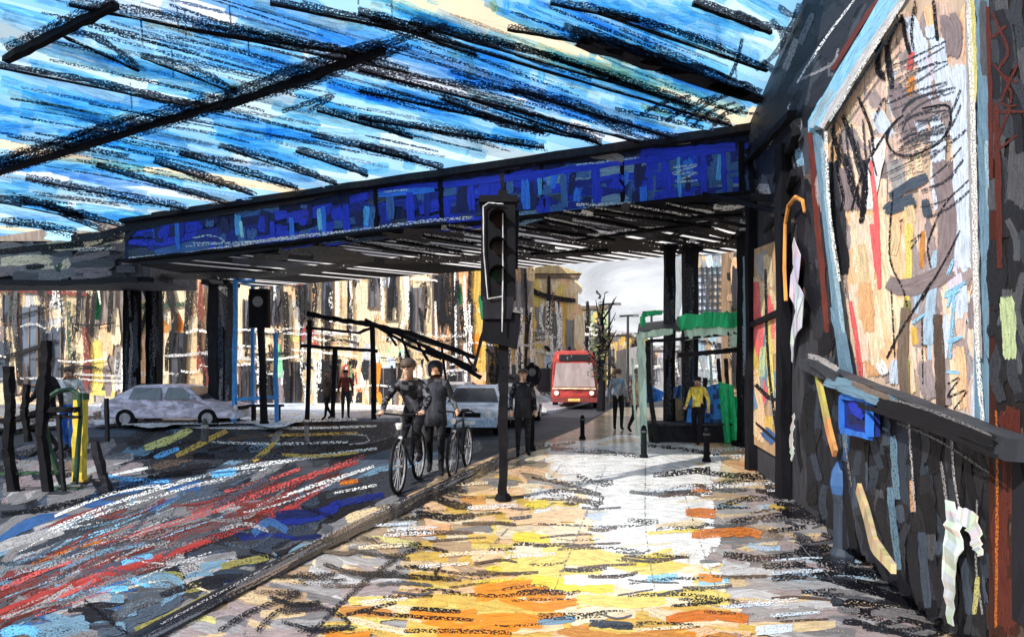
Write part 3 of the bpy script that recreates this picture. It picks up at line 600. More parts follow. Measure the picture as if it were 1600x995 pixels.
#PART4
# ================================================================== right-hand wall
WN = Vector((-1, .222, 0)).normalized()
def wp(y, z, off=0): return Vector((wallx(y), y, z))+WN*off
ws = Surf(wp(6, 0), WN, BR, lift=.008, step=4e-5); ws.maxd = 40; ws.gain = 1.5
ws.fill('1187,150 1260,-20 1390,-20 1265,195 1268,300 1210,320 1172,230', 90, 'k2:6 k:4 g1:2 g2:.6', -60, 14, (40, 120), (14, 30), (.05, .3))
ws.fill('1172,200 1270,200 1300,590 1262,560 1250,380 1215,390 1200,320', 80, 'k2:5 k:4 g1:3 g2:1 br2:1', 88, 7, (40, 110), (10, 24), (.1, .35))
for w, c, d, p in ((10, 'g2', .35, '1250,70 1262,40 1270,20'), (12, 'g3', .35, '1226,110 1245,60'), (4, 'g5', .5, '1245,130 1290,60 1335,0'), (4, 'w', .55, '1195,245 1222,190 1235,160'), (5, 'g3', .4, '1250,125 1300,100 1310,75'),
                   (16, 'k', .15, '1150,250 1200,212 1240,180'), (14, 'k', .2, '1178,280 1215,220 1245,170'), (12, 'k', .2, '1190,330 1225,290 1243,265'), (10, 'k', .25, '1160,230 1170,300'), (12, 'g3', .4, '1235,200 1250,190 1235,230'), (6, 'gn3', .5, '1216,240 1220,280'),
                   (10, 'rb', .15, '1264,200 1272,280 1278,360 1285,430 1292,520'), (8, 'rb', .2, '1300,110 1350,30 1372,0'), (14, 'g4', .3, '1185,300 1195,290 1200,310'), (14, 'st', .35, '1246,232 1252,260'), (8, 'k', .2, '1210,375 1200,350 1240,330')):
    ws.st(p, w, c, d)
m = MB()
m.hexa([wp(2.2, ROADZ), wp(10.9, ROADZ), wp(10.9, ROADZ, -.5), wp(2.2, ROADZ, -.5)], [wp(2.2, HC+.3), wp(10.9, HC+.3), wp(10.9, HC+.3, -.5), wp(2.2, HC+.3, -.5)], lin((.24, .24, .26)))
tag(m.build('abutment_wall', [PMK], strokes=ws), 'dark sooty bridge abutment wall rising behind the tall poster', 'wall')

# ---- the big poster and its frame
ps = Surf(wp(6, 0, .1), WN, BR, lift=.004, step=4e-5); ps.maxd = 30
TL, TR, BRt, BL = ps.at(1274, 205), ps.at(1528, -195), ps.at(1556, 690), ps.at(1322, 598)
ps.gain = 1.08
PO = [(1282, 205), (1405, 0), (1520, -10), (1535, 672), (1330, 595), (1300, 420)]
ps.fill(PO, 130, 'pp:6 pp2:4 pe:2.5 cr:3 mv2:4 mv:1 g4:1', 87, 8, (50, 150), (14, 32), (.05, .3))
ps.fill('1300,240 1390,90 1500,20 1505,200 1400,260', 50, 'mv2:4 pp2:4 pp:2 lb:2 g4:1', 85, 14, (30, 90), (12, 26), (.1, .35))
ps.fill('1330,330 1410,300 1420,590 1340,590', 44, 'pp:6 cr:4 pe:3 pe2:1', 86, 5, (50, 140), (14, 30), (.05, .25))
ps.fill('1420,330 1520,330 1530,660 1440,620', 60, 'mv2:5 pp2:4 mv:2 pp:2 lb2:1.4', 88, 6, (50, 140), (12, 28), (.05, .3))
ps.fill('1430,40 1500,20 1510,500 1490,500 1450,200', 26, 'lb:6 mv2:2 lv:2', 86, 5, (40, 120), (12, 26), (.1, .3))
for w, c, d, p in ((34, 'g1', .2, '1300,250 1305,340 1315,420'), (24, 'k2', .2, '1290,300 1310,380 1318,430'), (26, 'mv', .2, '1318,260 1330,330'), (40, 'mv', .1, '1445,190 1435,160 1395,150'), (34, 'mv', .15, '1480,20 1490,60 1485,90'), (30, 'mv', .15, '1395,130 1415,190 1425,225'),
                   (20, 'cr2', .2, '1345,380 1350,440 1348,500'), (24, 'pe2', .2, '1350,440 1358,520'), (14, 'ye2', .25, '1418,330 1420,400 1416,470'), (9, 'og', .3, '1442,360 1440,420'), (12, 'oc', .2, '1428,510 1430,540'), (18, 'cr2', .2, '1400,345 1395,400'),
                   (24, 'lb', .15, '1420,25 1432,60 1438,100'), (26, 'lb', .15, '1465,60 1470,110 1478,160'), (30, 'lb', .1, '1500,100 1502,220 1504,330 1508,420'), (18, 'lb2', .2, '1465,390 1455,460 1450,540'), (14, 'lb', .2, '1480,490 1475,560'), (24, 'w', .25, '1375,215 1368,260 1355,330'), (20, 'w', .3, '1372,565 1385,585'),
                   (18, 'lb', .3, '1395,600 1400,560'), (18, 'sl', .2, '1390,310 1420,290 1450,275'), (22, 'sl', .25, '1380,330 1430,310'), (18, 'cr2', .15, '1420,320 1424,350'), (16, 'sl', .2, '1445,310 1450,340'), (30, 'mv', .15, '1465,250 1480,330 1475,430'), (30, 'mv', .15, '1385,440 1420,450 1490,420'),
                   (14, 'ol', .25, '1418,470 1412,540 1418,620'), (18, 'br', .2, '1415,480 1410,560 1414,625'), (18, 'br2', .3, '1465,490 1468,560 1470,640'), (9, 'pk', .3, '1360,250 1366,300 1370,350 1374,452'), (8, 'pk', .35, '1328,470 1338,530 1345,590'), (10, 'pk', .2, '1362,350 1372,430'), (10, 'rd3', .35, '1420,110 1426,80'),
                   (10, 'or1', .35, '1425,120 1420,150'), (26, 'lb', .2, '1535,545 1530,600 1528,660'), (16, 'cr', .2, '1490,560 1495,640'), (16, 'pe', .2, '1500,540 1505,640')):
    ps.st(p, w, c, d)
for w, d, p in ((12, .3, '1316,180 1335,230 1350,285 1345,330'), (16, .3, '1318,240 1335,300 1350,330'), (14, .25, '1350,250 1352,300 1345,350'), (10, .3, '1375,60 1372,100 1382,120'), (10, .25, '1408,22 1415,60 1422,86'), (7, .35, '1430,0 1424,50 1428,80'), (9, .25, '1458,0 1462,40 1465,65'),
                (8, .3, '1388,120 1385,80 1400,40 1412,30'), (14, .3, '1385,70 1390,110 1394,140'), (10, .25, '1372,65 1370,110 1384,125'), (6, .25, '1330,330 1350,265 1390,200 1412,180'), (6, .2, '1390,200 1385,220 1400,240 1430,242 1470,220 1485,190 1480,165 1440,170'), (5, .4, '1365,190 1380,155 1395,150'),
                (8, .3, '1313,210 1308,260 1318,310 1312,330'), (6, .35, '1303,180 1300,260 1305,340'), (12, .3, '1300,200 1310,240 1322,260'), (8, .3, '1340,150 1360,200 1365,240'), (5, .35, '1345,340 1355,300'), (5, .35, '1395,300 1390,400 1410,450 1418,480'), (6, .3, '1455,440 1430,480 1400,530 1385,560'),
                (5, .35, '1492,300 1470,330 1450,380 1455,420'), (4, .35, '1392,450 1398,560'), (4, .4, '1440,490 1442,600'), (5, .35, '1480,600 1500,590 1480,620 1510,610 1490,640'), (4, .4, '1420,380 1440,365 1422,390'), (5, .3, '1500,360 1480,400 1440,470')):
    ps.st(p, w*.72, 'k', d+.14)
for i in range(12):
    y = 90+i*14+R.uniform(-9, 9); a_ = R.uniform(-14, 26); b_ = R.uniform(-26, 10)
    ps.st([(1392+a_, y+22), (1430+b_/2, y+4+R.uniform(-5, 5)), (1484+b_, y-12+R.uniform(-7, 7))], R.uniform(2.5, 4.5), 'g1', .5); ps.st([(1484+b_, y-10), (1440, y+10+R.uniform(-5, 5)), (1396+a_, y+32)], 3, 'g2', .55)
for i in range(7):
    y = 160+i*24+R.uniform(-12, 12); ps.st([(1520+R.uniform(-20, 4), y-10), (1480, y+24+R.uniform(-8, 8)), (1440+R.uniform(-10, 25), y+40)], R.uniform(2.5, 5), 'g1', .5)
for i in range(6): ps.st([(1312+i*9, 190+R.uniform(-4, 30)), (1316+i*9, 240), (1325+i*9, 275)], 3.5, 'g1', .45)
for p in ('1490,405 1480,430', '1475,460 1510,440', '1480,480 1490,455 1484,560', '1480,535 1505,525', '1478,580 1500,582', '1474,465 1500,452', '1425,505 1445,490'): ps.st(p, 6, 'sk2', .4)
m = MB(); m.hexa([p-WN*.06 for p in (TL, TR, BRt, BL)], [TL, TR, BRt, BL], lin((.84, .74, .66)))
bill = thing('poster_billboard', 'huge peach and mauve poster panel in pale blue frame on the right wall', 'billboard', tuple(wp(5, 0)))
bill_inv = Matrix.Translation(-wp(5, 0))
def under(o, par):                              # keep the world place of a part built in world coordinates
    o.parent = par; o.matrix_parent_inverse = Matrix.Translation(par.location).inverted(); return o
under(m.build('poster', [PM], strokes=ps), bill)
fs = Surf(wp(6, 0, .19), WN, BR, lift=.006, step=4e-5); fs.maxd = 30
for w, c, d, p in ((26, 'sk2', .05, '1270,195 1300,148 1340,85 1400,-10'), (12, 'g5', .2, '1282,200 1330,120 1410,0'), (6, 'w', .45, '1296,190 1350,100 1418,-8'), (5, 'k', .3, '1290,205 1340,130 1400,40'), (12, 'st2', .2, '1266,200 1300,140')):
    fs.st(p, w, c, d)
def frame_bar(px, w, h, c, nm, strokes=None, off=.13):
    a, b_ = [Surf(wp(6, 0, off), WN).at(*q) for q in px]; m = MB(); m.bar(a, b_, w, h, c, jit=.08, seg=10, up=WN); return under(m.build(nm, [PM], strokes=strokes), bill)
frame_bar([(1270, 198), (1535, -226)], .14, .1, 'sk2', 'frame', fs)
fl = Surf(wp(6, 0, .19), WN, BR, lift=.006, step=4e-5)
for w, c, d, p in ((14, 'st', .15, '1278,212 1290,330 1308,470 1330,600'), (8, 'st2', .3, '1284,230 1296,350 1318,520'), (6, 'w', .4, '1290,205 1296,330 1312,440'), (9, 'st', .2, '1300,480 1316,560 1330,600')): fl.st(p, w, c, d)
frame_bar([(1278, 208), (1325, 606)], .09, .08, 'st', 'frame', fl)
fr = Surf(wp(6, 0, .19), WN, BR, lift=.006, step=4e-5)
for w, c, d, p in ((14, 'g4', .1, '1512,-20 1518,200 1524,420 1530,560'), (12, 'yo', .2, '1518,0 1522,120 1520,160'), (9, 'w', .4, '1512,-10 1520,180 1524,420 1528,560 1536,660'), (26, 'st', .1, '1536,-20 1540,200 1545,420 1550,560'), (24, 'st', .2, '1542,160 1545,300 1552,480 1556,600'), (16, 'g2', .2, '1536,0 1540,120'), (10, 'st2', .35, '1542,220 1546,330')): fr.st(p, w, c, d)
frame_bar([(1530, -200), (1548, 690)], .12, .08, 'st', 'frame', fr)

# ---- dark hoarding below the poster with its sloping coping
hs = Surf(wp(6, 0, .2), WN, BR, lift=.006, step=4e-5); hs.maxd = 30; hs.gain = .75
HA, HB, HCc, HD = hs.at(1255, 560), hs.at(1590, 700), hs.at(1640, 1000), hs.at(1262, 790)
HO = [(1262, 590), (1555, 700), (1550, 1000), (1480, 990), (1300, 840), (1262, 780)]
hs.fill(HO, 130, 'k:6 k2:6 g1:3 sl:1 sl2:2', 88, 7, (40, 140), (10, 26), (.05, .35))
hs.fill('1330,740 1430,800 1540,900 1540,1000 1470,990 1340,860', 40, 'sl:1.5 g1:4 k2:5 g2:1', 86, 8, (40, 120), (9, 20), (.1, .4))
for w, c, d, p in ((12, 'st', .3, '1395,680 1398,730 1402,780'), (10, 'bl4', .3, '1322,620 1325,680 1318,720'), (12, 'st', .35, '1320,660 1322,700'), (12, 'st', .3, '1390,760 1400,850 1405,890'), (16, 'sl', .2, '1440,830 1445,900 1450,950'), (14, 'sl', .2, '1505,870 1515,960'),
                   (8, 'pe2', .4, '1424,750 1426,800'), (4, 'g5', .5, '1420,660 1424,720 1430,800'), (4, 'g5', .5, '1486,660 1490,740 1500,800'), (4, 'g4', .5, '1527,780 1525,880 1535,960'), (3, 'g4', .55, '1320,690 1330,760'), (5, 'g4', .5, '1470,720 1480,790'), (9, 'yo', .35, '1528,900 1522,960'),
                   (5, 'g4', .4, '1380,640 1460,650 1555,700'), (5, 'w', .45, '1500,640 1540,665 1556,680'), (4, 'g3', .5, '1400,660 1470,690 1555,745')):
    hs.st(p, w, c, d)
m = MB(); H = [HA, HB, HCc, HD]; m.hexa([p-WN*.1 for p in H], H, 'k2')
hoard = thing('hoarding', 'black boarded hoarding with sloping coping under the big poster', 'hoarding', tuple(wp(5, 0)))
under(m.build('panel', [PMK], strokes=hs), hoard)
hr = Surf(wp(6, 0, .3), WN, BR, lift=.06, step=4e-5)
for w, c, d, p in ((24, 'st', .1, '1288,592 1330,606 1370,622 1400,630'), (22, 'g1', .2, '1260,556 1290,575 1310,590'), (26, 'k', .15, '1370,628 1440,650 1555,690'), (10, 'g4', .35, '1262,556 1280,560 1310,578'), (10, 'k', .2, '1340,632 1450,668 1560,715'), (5, 'g3', .5, '1350,612 1450,640 1550,680'), (10, 'br', .35, '1330,598 1370,614 1390,622')): hr.st(p, w, c, d)
a, b_ = Surf(wp(6, 0, .27), WN).at(1258, 568), Surf(wp(6, 0, .27), WN).at(1600, 706)
m = MB(); m.bar(a, b_, .12, .1, 'g1', jit=.16, seg=12); under(m.build('coping', [PM], strokes=hr), hoard)

# ---- rusty column, nearest at the right edge
cx = 2.44
es = Surf((cx, 3.2, 0), (1, 0, 0), BR, lift=.006, step=4e-5); es.maxd = 20; es.gain = .8
es.fill('1552,-10 1610,-10 1610,640 1552,620', 60, 'g1:5 k2:5 g2:2', 88, 6, (50, 150), (12, 26), (.05, .3))
es.fill('1552,640 1610,640 1610,1000 1552,1000', 50, 'rb2:5 rb:4 k2:2 br2:2', 89, 4, (60, 160), (12, 26), (.05, .3))
for w, c, d, p in ((24, 'gn4', .2, '1572,462 1576,500 1578,562'), (8, 'rb', .2, '1543,10 1547,150 1548,280'), (10, 'rb', .25, '1556,160 1560,300 1562,420'), (5, 'rb', .3, '1550,20 1575,80 1560,110 1590,130'), (5, 'rb', .3, '1548,175 1600,175'), (5, 'rb', .3, '1552,100 1580,150 1556,230 1590,210'), (5, 'rb', .35, '1550,60 1572,40'), (5, 'rb', .35, '1590,100 1565,160 1590,165'),
                   (7, 'rb', .2, '1565,640 1570,760 1566,900 1572,990'), (5, 'or2', .5, '1556,640 1558,760 1556,980')): es.st(p, w, c, d)
m = MB(); m.box(cx, cx+.5, 2.1, 2.94, -.02, HC+.1, lin((.16, .15, .15))); m.box(cx-.03, cx+.55, 2.05, 2.98, -.02, .06, 'rb2')
m.box(cx-.003, cx+.5, 2.2, 2.25, .06, HC, 'rb'); m.box(cx-.003, cx+.5, 2.9, 2.943, .06, HC, 'rb2')
tag(m.build('steel_column', [PMK], strokes=es), 'rust brown and dark grey steel column at the right edge beside the poster', 'column')

# ---- things on and against the hoarding
def plate(name, label, cat, px, off, c, th=.03, strokes=None, mats=None, frame=None):
    s_ = Surf(wp(6, 0, off), WN); q = [s_.at(*a) for a in px]; m = MB(); m.hexa([p-WN*th for p in q], q, c)
    return tag(m.build(name, mats or [PM], strokes=strokes), label, cat)
b1 = Surf(wp(6, 0, .3), WN, BR, lift=.012, step=4e-5)
b1.fill('1322,622 1358,628 1358,676 1322,668', 10, 'bl3:4 nv:2 bl2:3', 10, 20, (16, 36), (8, 14), (.1, .3))
t = thing('blue_notice', 'small square deep blue notice with bright blue border on the hoarding', 'notice', tuple(Surf(wp(6, 0, .26), WN).at(1340, 650)))
s_ = Surf(wp(6, 0, .3), WN); q = [s_.at(*a) for a in ((1318, 618), (1361, 624), (1361, 682), (1318, 672))]
m = MB(); m.hexa([p-WN*.06 for p in q], q, COL['bl3']); under(m.build('panel', [PM], strokes=b1), t)
m = MB()
for i in range(4): m.bar(q[i]+WN*.01, q[(i+1) % 4]+WN*.01, .045, .04, 'bl', jit=.2, seg=5, up=WN)
under(m.build('frame', [PM]), t)
# blue standpipe cabinet
t = thing('blue_cabinet', 'slim blue-topped utility cabinet standing at the foot of the hoarding', 'cabinet', tuple(pv.at(1318, 872))); b0 = t.location
m = MB(); m.lathe([(.11, 0), (.12, .04), (.09, .1), (.085, .5), (.1, .58)], 'sl2', seg=10, sy=.8); m.build('body', [PM], t)
m = MB(); m.lathe([(.1, .58), (.115, .66), (.1, .78), (.06, .86), (.02, .88)], 'bl4', seg=10, sy=.8); m.build('cap', [PM], t)
m = MB(); m.box(-.05, .04, -.11, -.08, .2, .42, 'nv'); m.build('door', [PM], t)
# pale planks and rags
def plank(name, label, cat, px, w, c, offs, c2=None, rag=.0):
    """a flat strip hung on or leant against the wall; rag > 0 tears its edges"""
    P0 = [Surf(wp(6, 0, o), WN).at(*q) for q, o in zip(px, offs)]; k = len(P0); n = 18; pts = []; ws_ = []
    for i in range(n):
        t_ = i/(n-1)*(k-1); j = min(int(t_), k-2); f = t_-j; f2 = f*f*(3-2*f)
        pts.append(P0[j].lerp(P0[j+1], f)+WN*(R.uniform(-.012, .012) if rag else 0)); ws_.append(w[j]*(1-f2)+w[j+1]*f2)
    m2 = MB(); th = .03 if not rag else .008
    for i, p in enumerate(pts):
        d = (pts[min(i+1, n-1)]-pts[max(i-1, 0)]).normalized(); sd = d.cross(WN).normalized(); l, r_ = ws_[i]/2*(1+R.uniform(-rag, rag)), ws_[i]/2*(1+R.uniform(-rag, rag))
        m2.v += [p+sd*l, p-sd*r_, p-sd*r_-WN*th, p+sd*l-WN*th]
    for i in range(n-1):
        cc = c if not c2 or i < n*.55 else c2
        for q in range(4): a0 = 4*i; b0_ = a0+4; m2.face((a0+q, a0+(q+1) % 4, b0_+(q+1) % 4, b0_+q), tuple(x*R.uniform(.8, 1.1) for x in cc))
    m2.face((0, 1, 2, 3), c); m2.face((4*n-1, 4*n-2, 4*n-3, 4*n-4), c2 or c)
    return tag(m2.build(name, [PM]), label, cat)
plank('cream_plank', 'cream plank leaning low against the hoarding beside the blue cabinet', 'plank', [(1338, 762), (1350, 800), (1362, 850), (1392, 888)], [.09, .1, .11, .06], lin((.8, .72, .56)), [.3, .34, .4, .48])
plank('white_rag', 'long white rag hanging down the black hoarding near the rusty column', 'rag', [(1486, 782), (1488, 830), (1482, 900), (1486, 975)], [.1, .17, .13, .06], lin((.86, .9, .85)), [.27]*4, rag=.16)
plank('white_scrap', 'short curled white scrap beside the long rag on the hoarding', 'scrap', [(1498, 800), (1515, 815), (1524, 845), (1530, 868)], [.07, .12, .1, .04], lin((.82, .83, .82)), [.27]*4, rag=.16)
plank('yellow_board', 'narrow yellow and salmon board leaning at the left end of the hoarding', 'board', [(1272, 575), (1282, 620), (1292, 670), (1302, 708)], [.07, .09, .1, .08], lin((.72, .68, .38)), [.3, .3, .32, .34], lin((.85, .58, .36)))
plank('white_sheet', 'torn white plastic sheet hanging from the dark wall left of the poster', 'sheet', [(1238, 378), (1246, 415), (1236, 450), (1252, 480), (1238, 520), (1236, 565)], [.12, .34, .24, .4, .2, .05], lin((.82, .83, .85)), [.06, .1, .06, .14, .08, .06], rag=.16)
plank('grey_sheet', 'crumpled pale sheet lying against the wall foot below the torn white sheet', 'sheet', [(1240, 648), (1236, 680), (1238, 714)], [.1, .2, .16], lin((.75, .74, .74)), [.06, .12, .16], rag=.16)
# ochre hooked lamp pipe
pl = [Surf(wp(6, 0, .12), WN).at(*q) for q in ((1228, 470), (1226, 420), (1227, 350), (1232, 322), (1243, 308), (1254, 314), (1257, 332))]
m = MB(); m.tube(pl, [.025]*5+[.022, .016], 'og', jit=.15, seg=7); tag(m.build('hooked_pipe', [PM]), 'ochre pipe with hooked top fixed to the dark wall', 'pipe')
# ---- shop front set in the wall beyond
sf = Surf(wp(9, 0, .06), WN, BR, lift=.006, step=4e-5); sf.maxd = 30
SH = [(1172, 392), (1218, 392), (1222, 690), (1172, 690)]
sf.fill(SH, 46, 'pe:4 cr2:4 oc:1 g4:1.5 st:1.2 tan:2 pk:.7', 89, 4, (40, 120), (7, 15), (.1, .35))
for w, c, d, p in ((15, 'pk', .35, '1180,440 1182,500 1187,555'), (7, 'pk', .45, '1206,475 1208,530'), (14, 'st', .2, '1166,400 1168,500 1172,600 1180,640'), (10, 'gn4', .3, '1192,540 1190,590'), (14, 'st', .3, '1207,580 1208,605'), (18, 'bl4', .25, '1192,670 1210,690'), (12, 'ye2', .3, '1200,500 1205,620'), (5, 'k', .3, '1196,420 1200,560 1215,690'), (8, 'k', .3, '1180,600 1200,620 1215,625'), (10, 'rd2', .3, '1168,620 1172,665'), (5, 'k', .3, '1180,660 1215,690')): sf.st(p, w, c, d)
shop = thing('shop_front', 'narrow peach shop front with pink banners between black columns at right', 'shop front', tuple(wp(9, 0)))
def wpx(u, v, o): return Surf(wp(6, 0, o), WN).at(u, v)
q = [wpx(1172, 392, .06), wpx(1224, 372, .06), wpx(1224, 720, .06), wpx(1172, 690, .06)]
m = MB(); m.hexa([p-WN*.05 for p in q], q, lin((.74, .6, .46))); under(m.build('facade', [PM], strokes=sf), shop)
for u in (1173, 1224):
    a = wpx(u, 380, .1); a.z = 4.7; b_ = Vector((a.x, a.y, 0)); m = MB(); m.bar(b_, a, .14, .16, 'k', jit=.2, seg=9); under(m.build('pilaster', [PMK]), shop)
m = MB(); a, b_ = wpx(1172, 500, .1), wpx(1224, 486, .1); a.z = b_.z = 2.5; m.bar(a, b_, .06, .08, 'k', seg=4); under(m.build('shelf', [PMK]), shop)
#PART5
# ================================================================== buildings across the street
def building(label, Y, u0, u1, vt, c, wins, paint, depth=9, roof=None, name='building', extra=None, hue='br2', base=0.012):
    x0, x1 = P(u0, 585, Y).x, P(u1, 585, Y).x; zt = P(0, vt, Y).z
    t = thing(name, label, 'building', ((x0+x1)/2, Y, base), 0, None)
    def U(o): return under(o, t)
    s = Surf((0, Y, 0), (0, 1, 0), BR, lift=.04, step=3e-4); s.maxd = 200
    s2 = Surf((0, Y, 0), (0, 1, 0), BR, lift=.22, step=3e-4); s2.maxd = 200
    paint(s, s2)
    for _ in range(int((u1-u0)/10)):
        h = R.uniform(14, 60); x = R.uniform(u0+3, u1-3); y = R.uniform(max(425, vt+h+8), max(600, vt+h+12))
        if y+h*.8 > 655: continue
        s2.st([(x, y-h), (x+R.uniform(-4, 4), y), (x+R.uniform(-7, 7), y+h*.8)], R.uniform(3, 8), R.choice(['k', 'k', 'k', 'k2', 'g2', 'br2', 'w']), R.uniform(.3, .55))
    for _ in range(int((u1-u0)/14)):
        x = R.uniform(u0+10, u1-10); y = R.uniform(500, 620); l = R.uniform(14, 40)
        s2.st([(x-l, y+R.uniform(-4, 4)), (x, y+R.uniform(-5, 5)), (x+l, y+R.uniform(-5, 5))], R.uniform(3, 6), R.choice(['k', 'w', 'w', 'g5', 'k']), R.uniform(.4, .6))
    m = MB(); m.box(x0, x1, Y, Y+depth, -.1, zt, c)
    m.box(x0-.12, x1+.12, Y-.18, Y+.3, zt-.35, zt, hue)
    U(m.build('wall', [PM], strokes=s))
    for (a, b_, v0, v1, cc) in wins:
        p, q = P(a, v1, Y), P(b_, v0, Y); m = MB()
        m.box(p.x, q.x, Y-.09, Y-.05, p.z, q.z, tone(cc, 1.8))
        w = .09
        for bx in ((p.x-w, p.x, p.z, q.z), (q.x, q.x+w, p.z, q.z)): m.bar((sum(bx[:2])/2, Y-.09, bx[2]-w), (sum(bx[:2])/2, Y-.09, bx[3]+w), w, .1, hue, seg=4, jit=.3)
        m.bar((p.x-.1, Y-.1, p.z-.05), (q.x+.1, Y-.1, p.z-.05), .16, .1, hue, seg=4, jit=.2)
        m.bar(((p.x+q.x)/2, Y-.1, p.z), ((p.x+q.x)/2, Y-.1, q.z), .06, .05, hue, seg=3, jit=.3)
        U(m.build('window', [GL]))
    if roof:
        m = MB(); z = zt; h = roof[0]; n = len(m.v)
        e0, e1 = x0-.3, x1+.3; xm = (x0+x1)/2
        m.hexa([(e0, Y-.3, z), (e1, Y-.3, z), (e1, Y+depth, z), (e0, Y+depth, z)], [(xm-.05, Y-.3, z+h), (xm+.05, Y-.3, z+h), (xm+.05, Y+depth, z+h), (xm-.05, Y+depth, z+h)], roof[1]); U(m.build('roof', [PM]))
    if extra: extra(t, U, Y)
    m = MB(); m.v = []; 
    if s2.f: U(m.build('facade_lines', [PM], strokes=s2))
    return t
CREAM = lin((.80, .70, .55)); GREYB = lin((.58, .53, .50))
def pnt1(s, s2):
    s.fill('-60,400 190,400 190,640 -60,640', 120, 'cr:6 cr2:3 g5:3 g4:2 mv:1 tan:1.5 sl:1 pe:1.5', 88, 6, (30, 100), (13, 28), (.1, .35))
    for w, c, d, p in ((32, 'sl', .1, '58,475 54,540 52,615'), (28, 'sl', .1, '90,510 88,570 84,620'), (26, 'sl', .15, '4,530 2,600'), (20, 'cr', .15, '40,600 70,570 100,560'), (16, 'pe', .2, '20,590 50,575'), (20, 'ye2', .1, '150,530 152,580 150,610'), (10, 'ye2', .2, '140,612 180,616'), (14, 'gn', .2, '152,455 150,500'),
                       (16, 'cr', .15, '75,490 100,490'), (16, 'cr', .1, '178,480 182,540'), (18, 'g5', .15, '185,560 188,610'), (12, 'mv', .2, '165,570 170,620')): s.st(p, w, c, d)
    s2.st('-20,452 60,455 138,460', 7, 'rd2', .35); s2.st('138,460 136,500 138,530', 7, 'rb', .3); s2.st('132,510 136,560 134,610', 11, 'rd2', .4); s2.st('108,470 108,530 112,590', 7, 'gn3', .45); s2.st('20,460 18,500', 6, 'gn3', .45)
    s2.st('0,560 40,548 88,532', 7, 'k', .3); s2.st('0,500 60,485 100,468', 4, 'k', .4); s2.st('0,592 80,591 200,596', 4, 'g5', .5); s2.st('0,443 80,443 190,445', 6, 'k', .3); s2.st('72,530 76,560 70,590', 10, 'k', .25)
    for x in (122, 146, 172): s2.st([(x, 390), (x+2, 450), (x-2, 520)], 8, 'k', .3)
building('grey and cream building at far left with slate blue doorways and red lines', 34, -140, 196, 330, GREYB, [(8, 30, 462, 505, COL['sl2']), (70, 96, 520, 618, COL['sl2']), (35, 60, 480, 600, COL['sl']), (-60, -30, 470, 600, COL['sl2'])], pnt1, hue='br')
def pnt2(s, s2):
    s.fill('196,430 372,430 372,636 196,636', 110, 'cr:6 cr2:3 pe:3 g5:2 tan:1.5 or1:.4 mv:.6', 88, 7, (30, 100), (12, 24), (.1, .35))
    for w, c, d, p in ((14, 'or2', .3, '275,490 285,520'), (14, 'og', .3, '250,500 262,520'), (16, 'pe', .1, '225,560 228,610'), (16, 'pe', .1, '305,545 312,600'), (18, 'cr', .1, '262,560 260,620'), (10, 'gn3', .4, '286,535 284,560'), (12, 'pe', .15, '318,510 322,580')): s.st(p, w, c, d)
    for w, c, d, p in ((12, 'k', .15, '206,445 206,540 202,618'), (11, 'k', .2, '246,470 244,560 242,630'), (7, 'k', .25, '295,430 290,520 286,600'), (8, 'rd2', .35, '314,440 312,520 310,580'), (9, 'gn3', .4, '195,478 250,478 290,474'), (5, 'gn3', .4, '170,420 220,422'), (7, 'k', .3, '212,540 225,500 235,470'), (7, 'k', .3, '262,470 275,500 262,540 260,580'),
                       (14, 'k', .2, '225,440 235,470'), (12, 'k', .2, '262,440 270,480'), (10, 'k', .3, '330,430 326,520 320,610'), (4, 'rd2', .4, '316,560 324,590 322,606'), (6, 'k', .35, '170,600 230,602 300,612 340,618'), (5, 'or1', .4, '220,606 228,630')): s2.st(p, w, c, d)
building('orange and cream low building behind the bridge columns with dark tall openings', 35, 197, 372, 330, CREAM, [(205, 220, 450, 560, COL['k2']), (232, 250, 480, 625, COL['sl2']), (268, 290, 520, 620, COL['g1']), (330, 345, 450, 600, COL['sl2'])], pnt2)
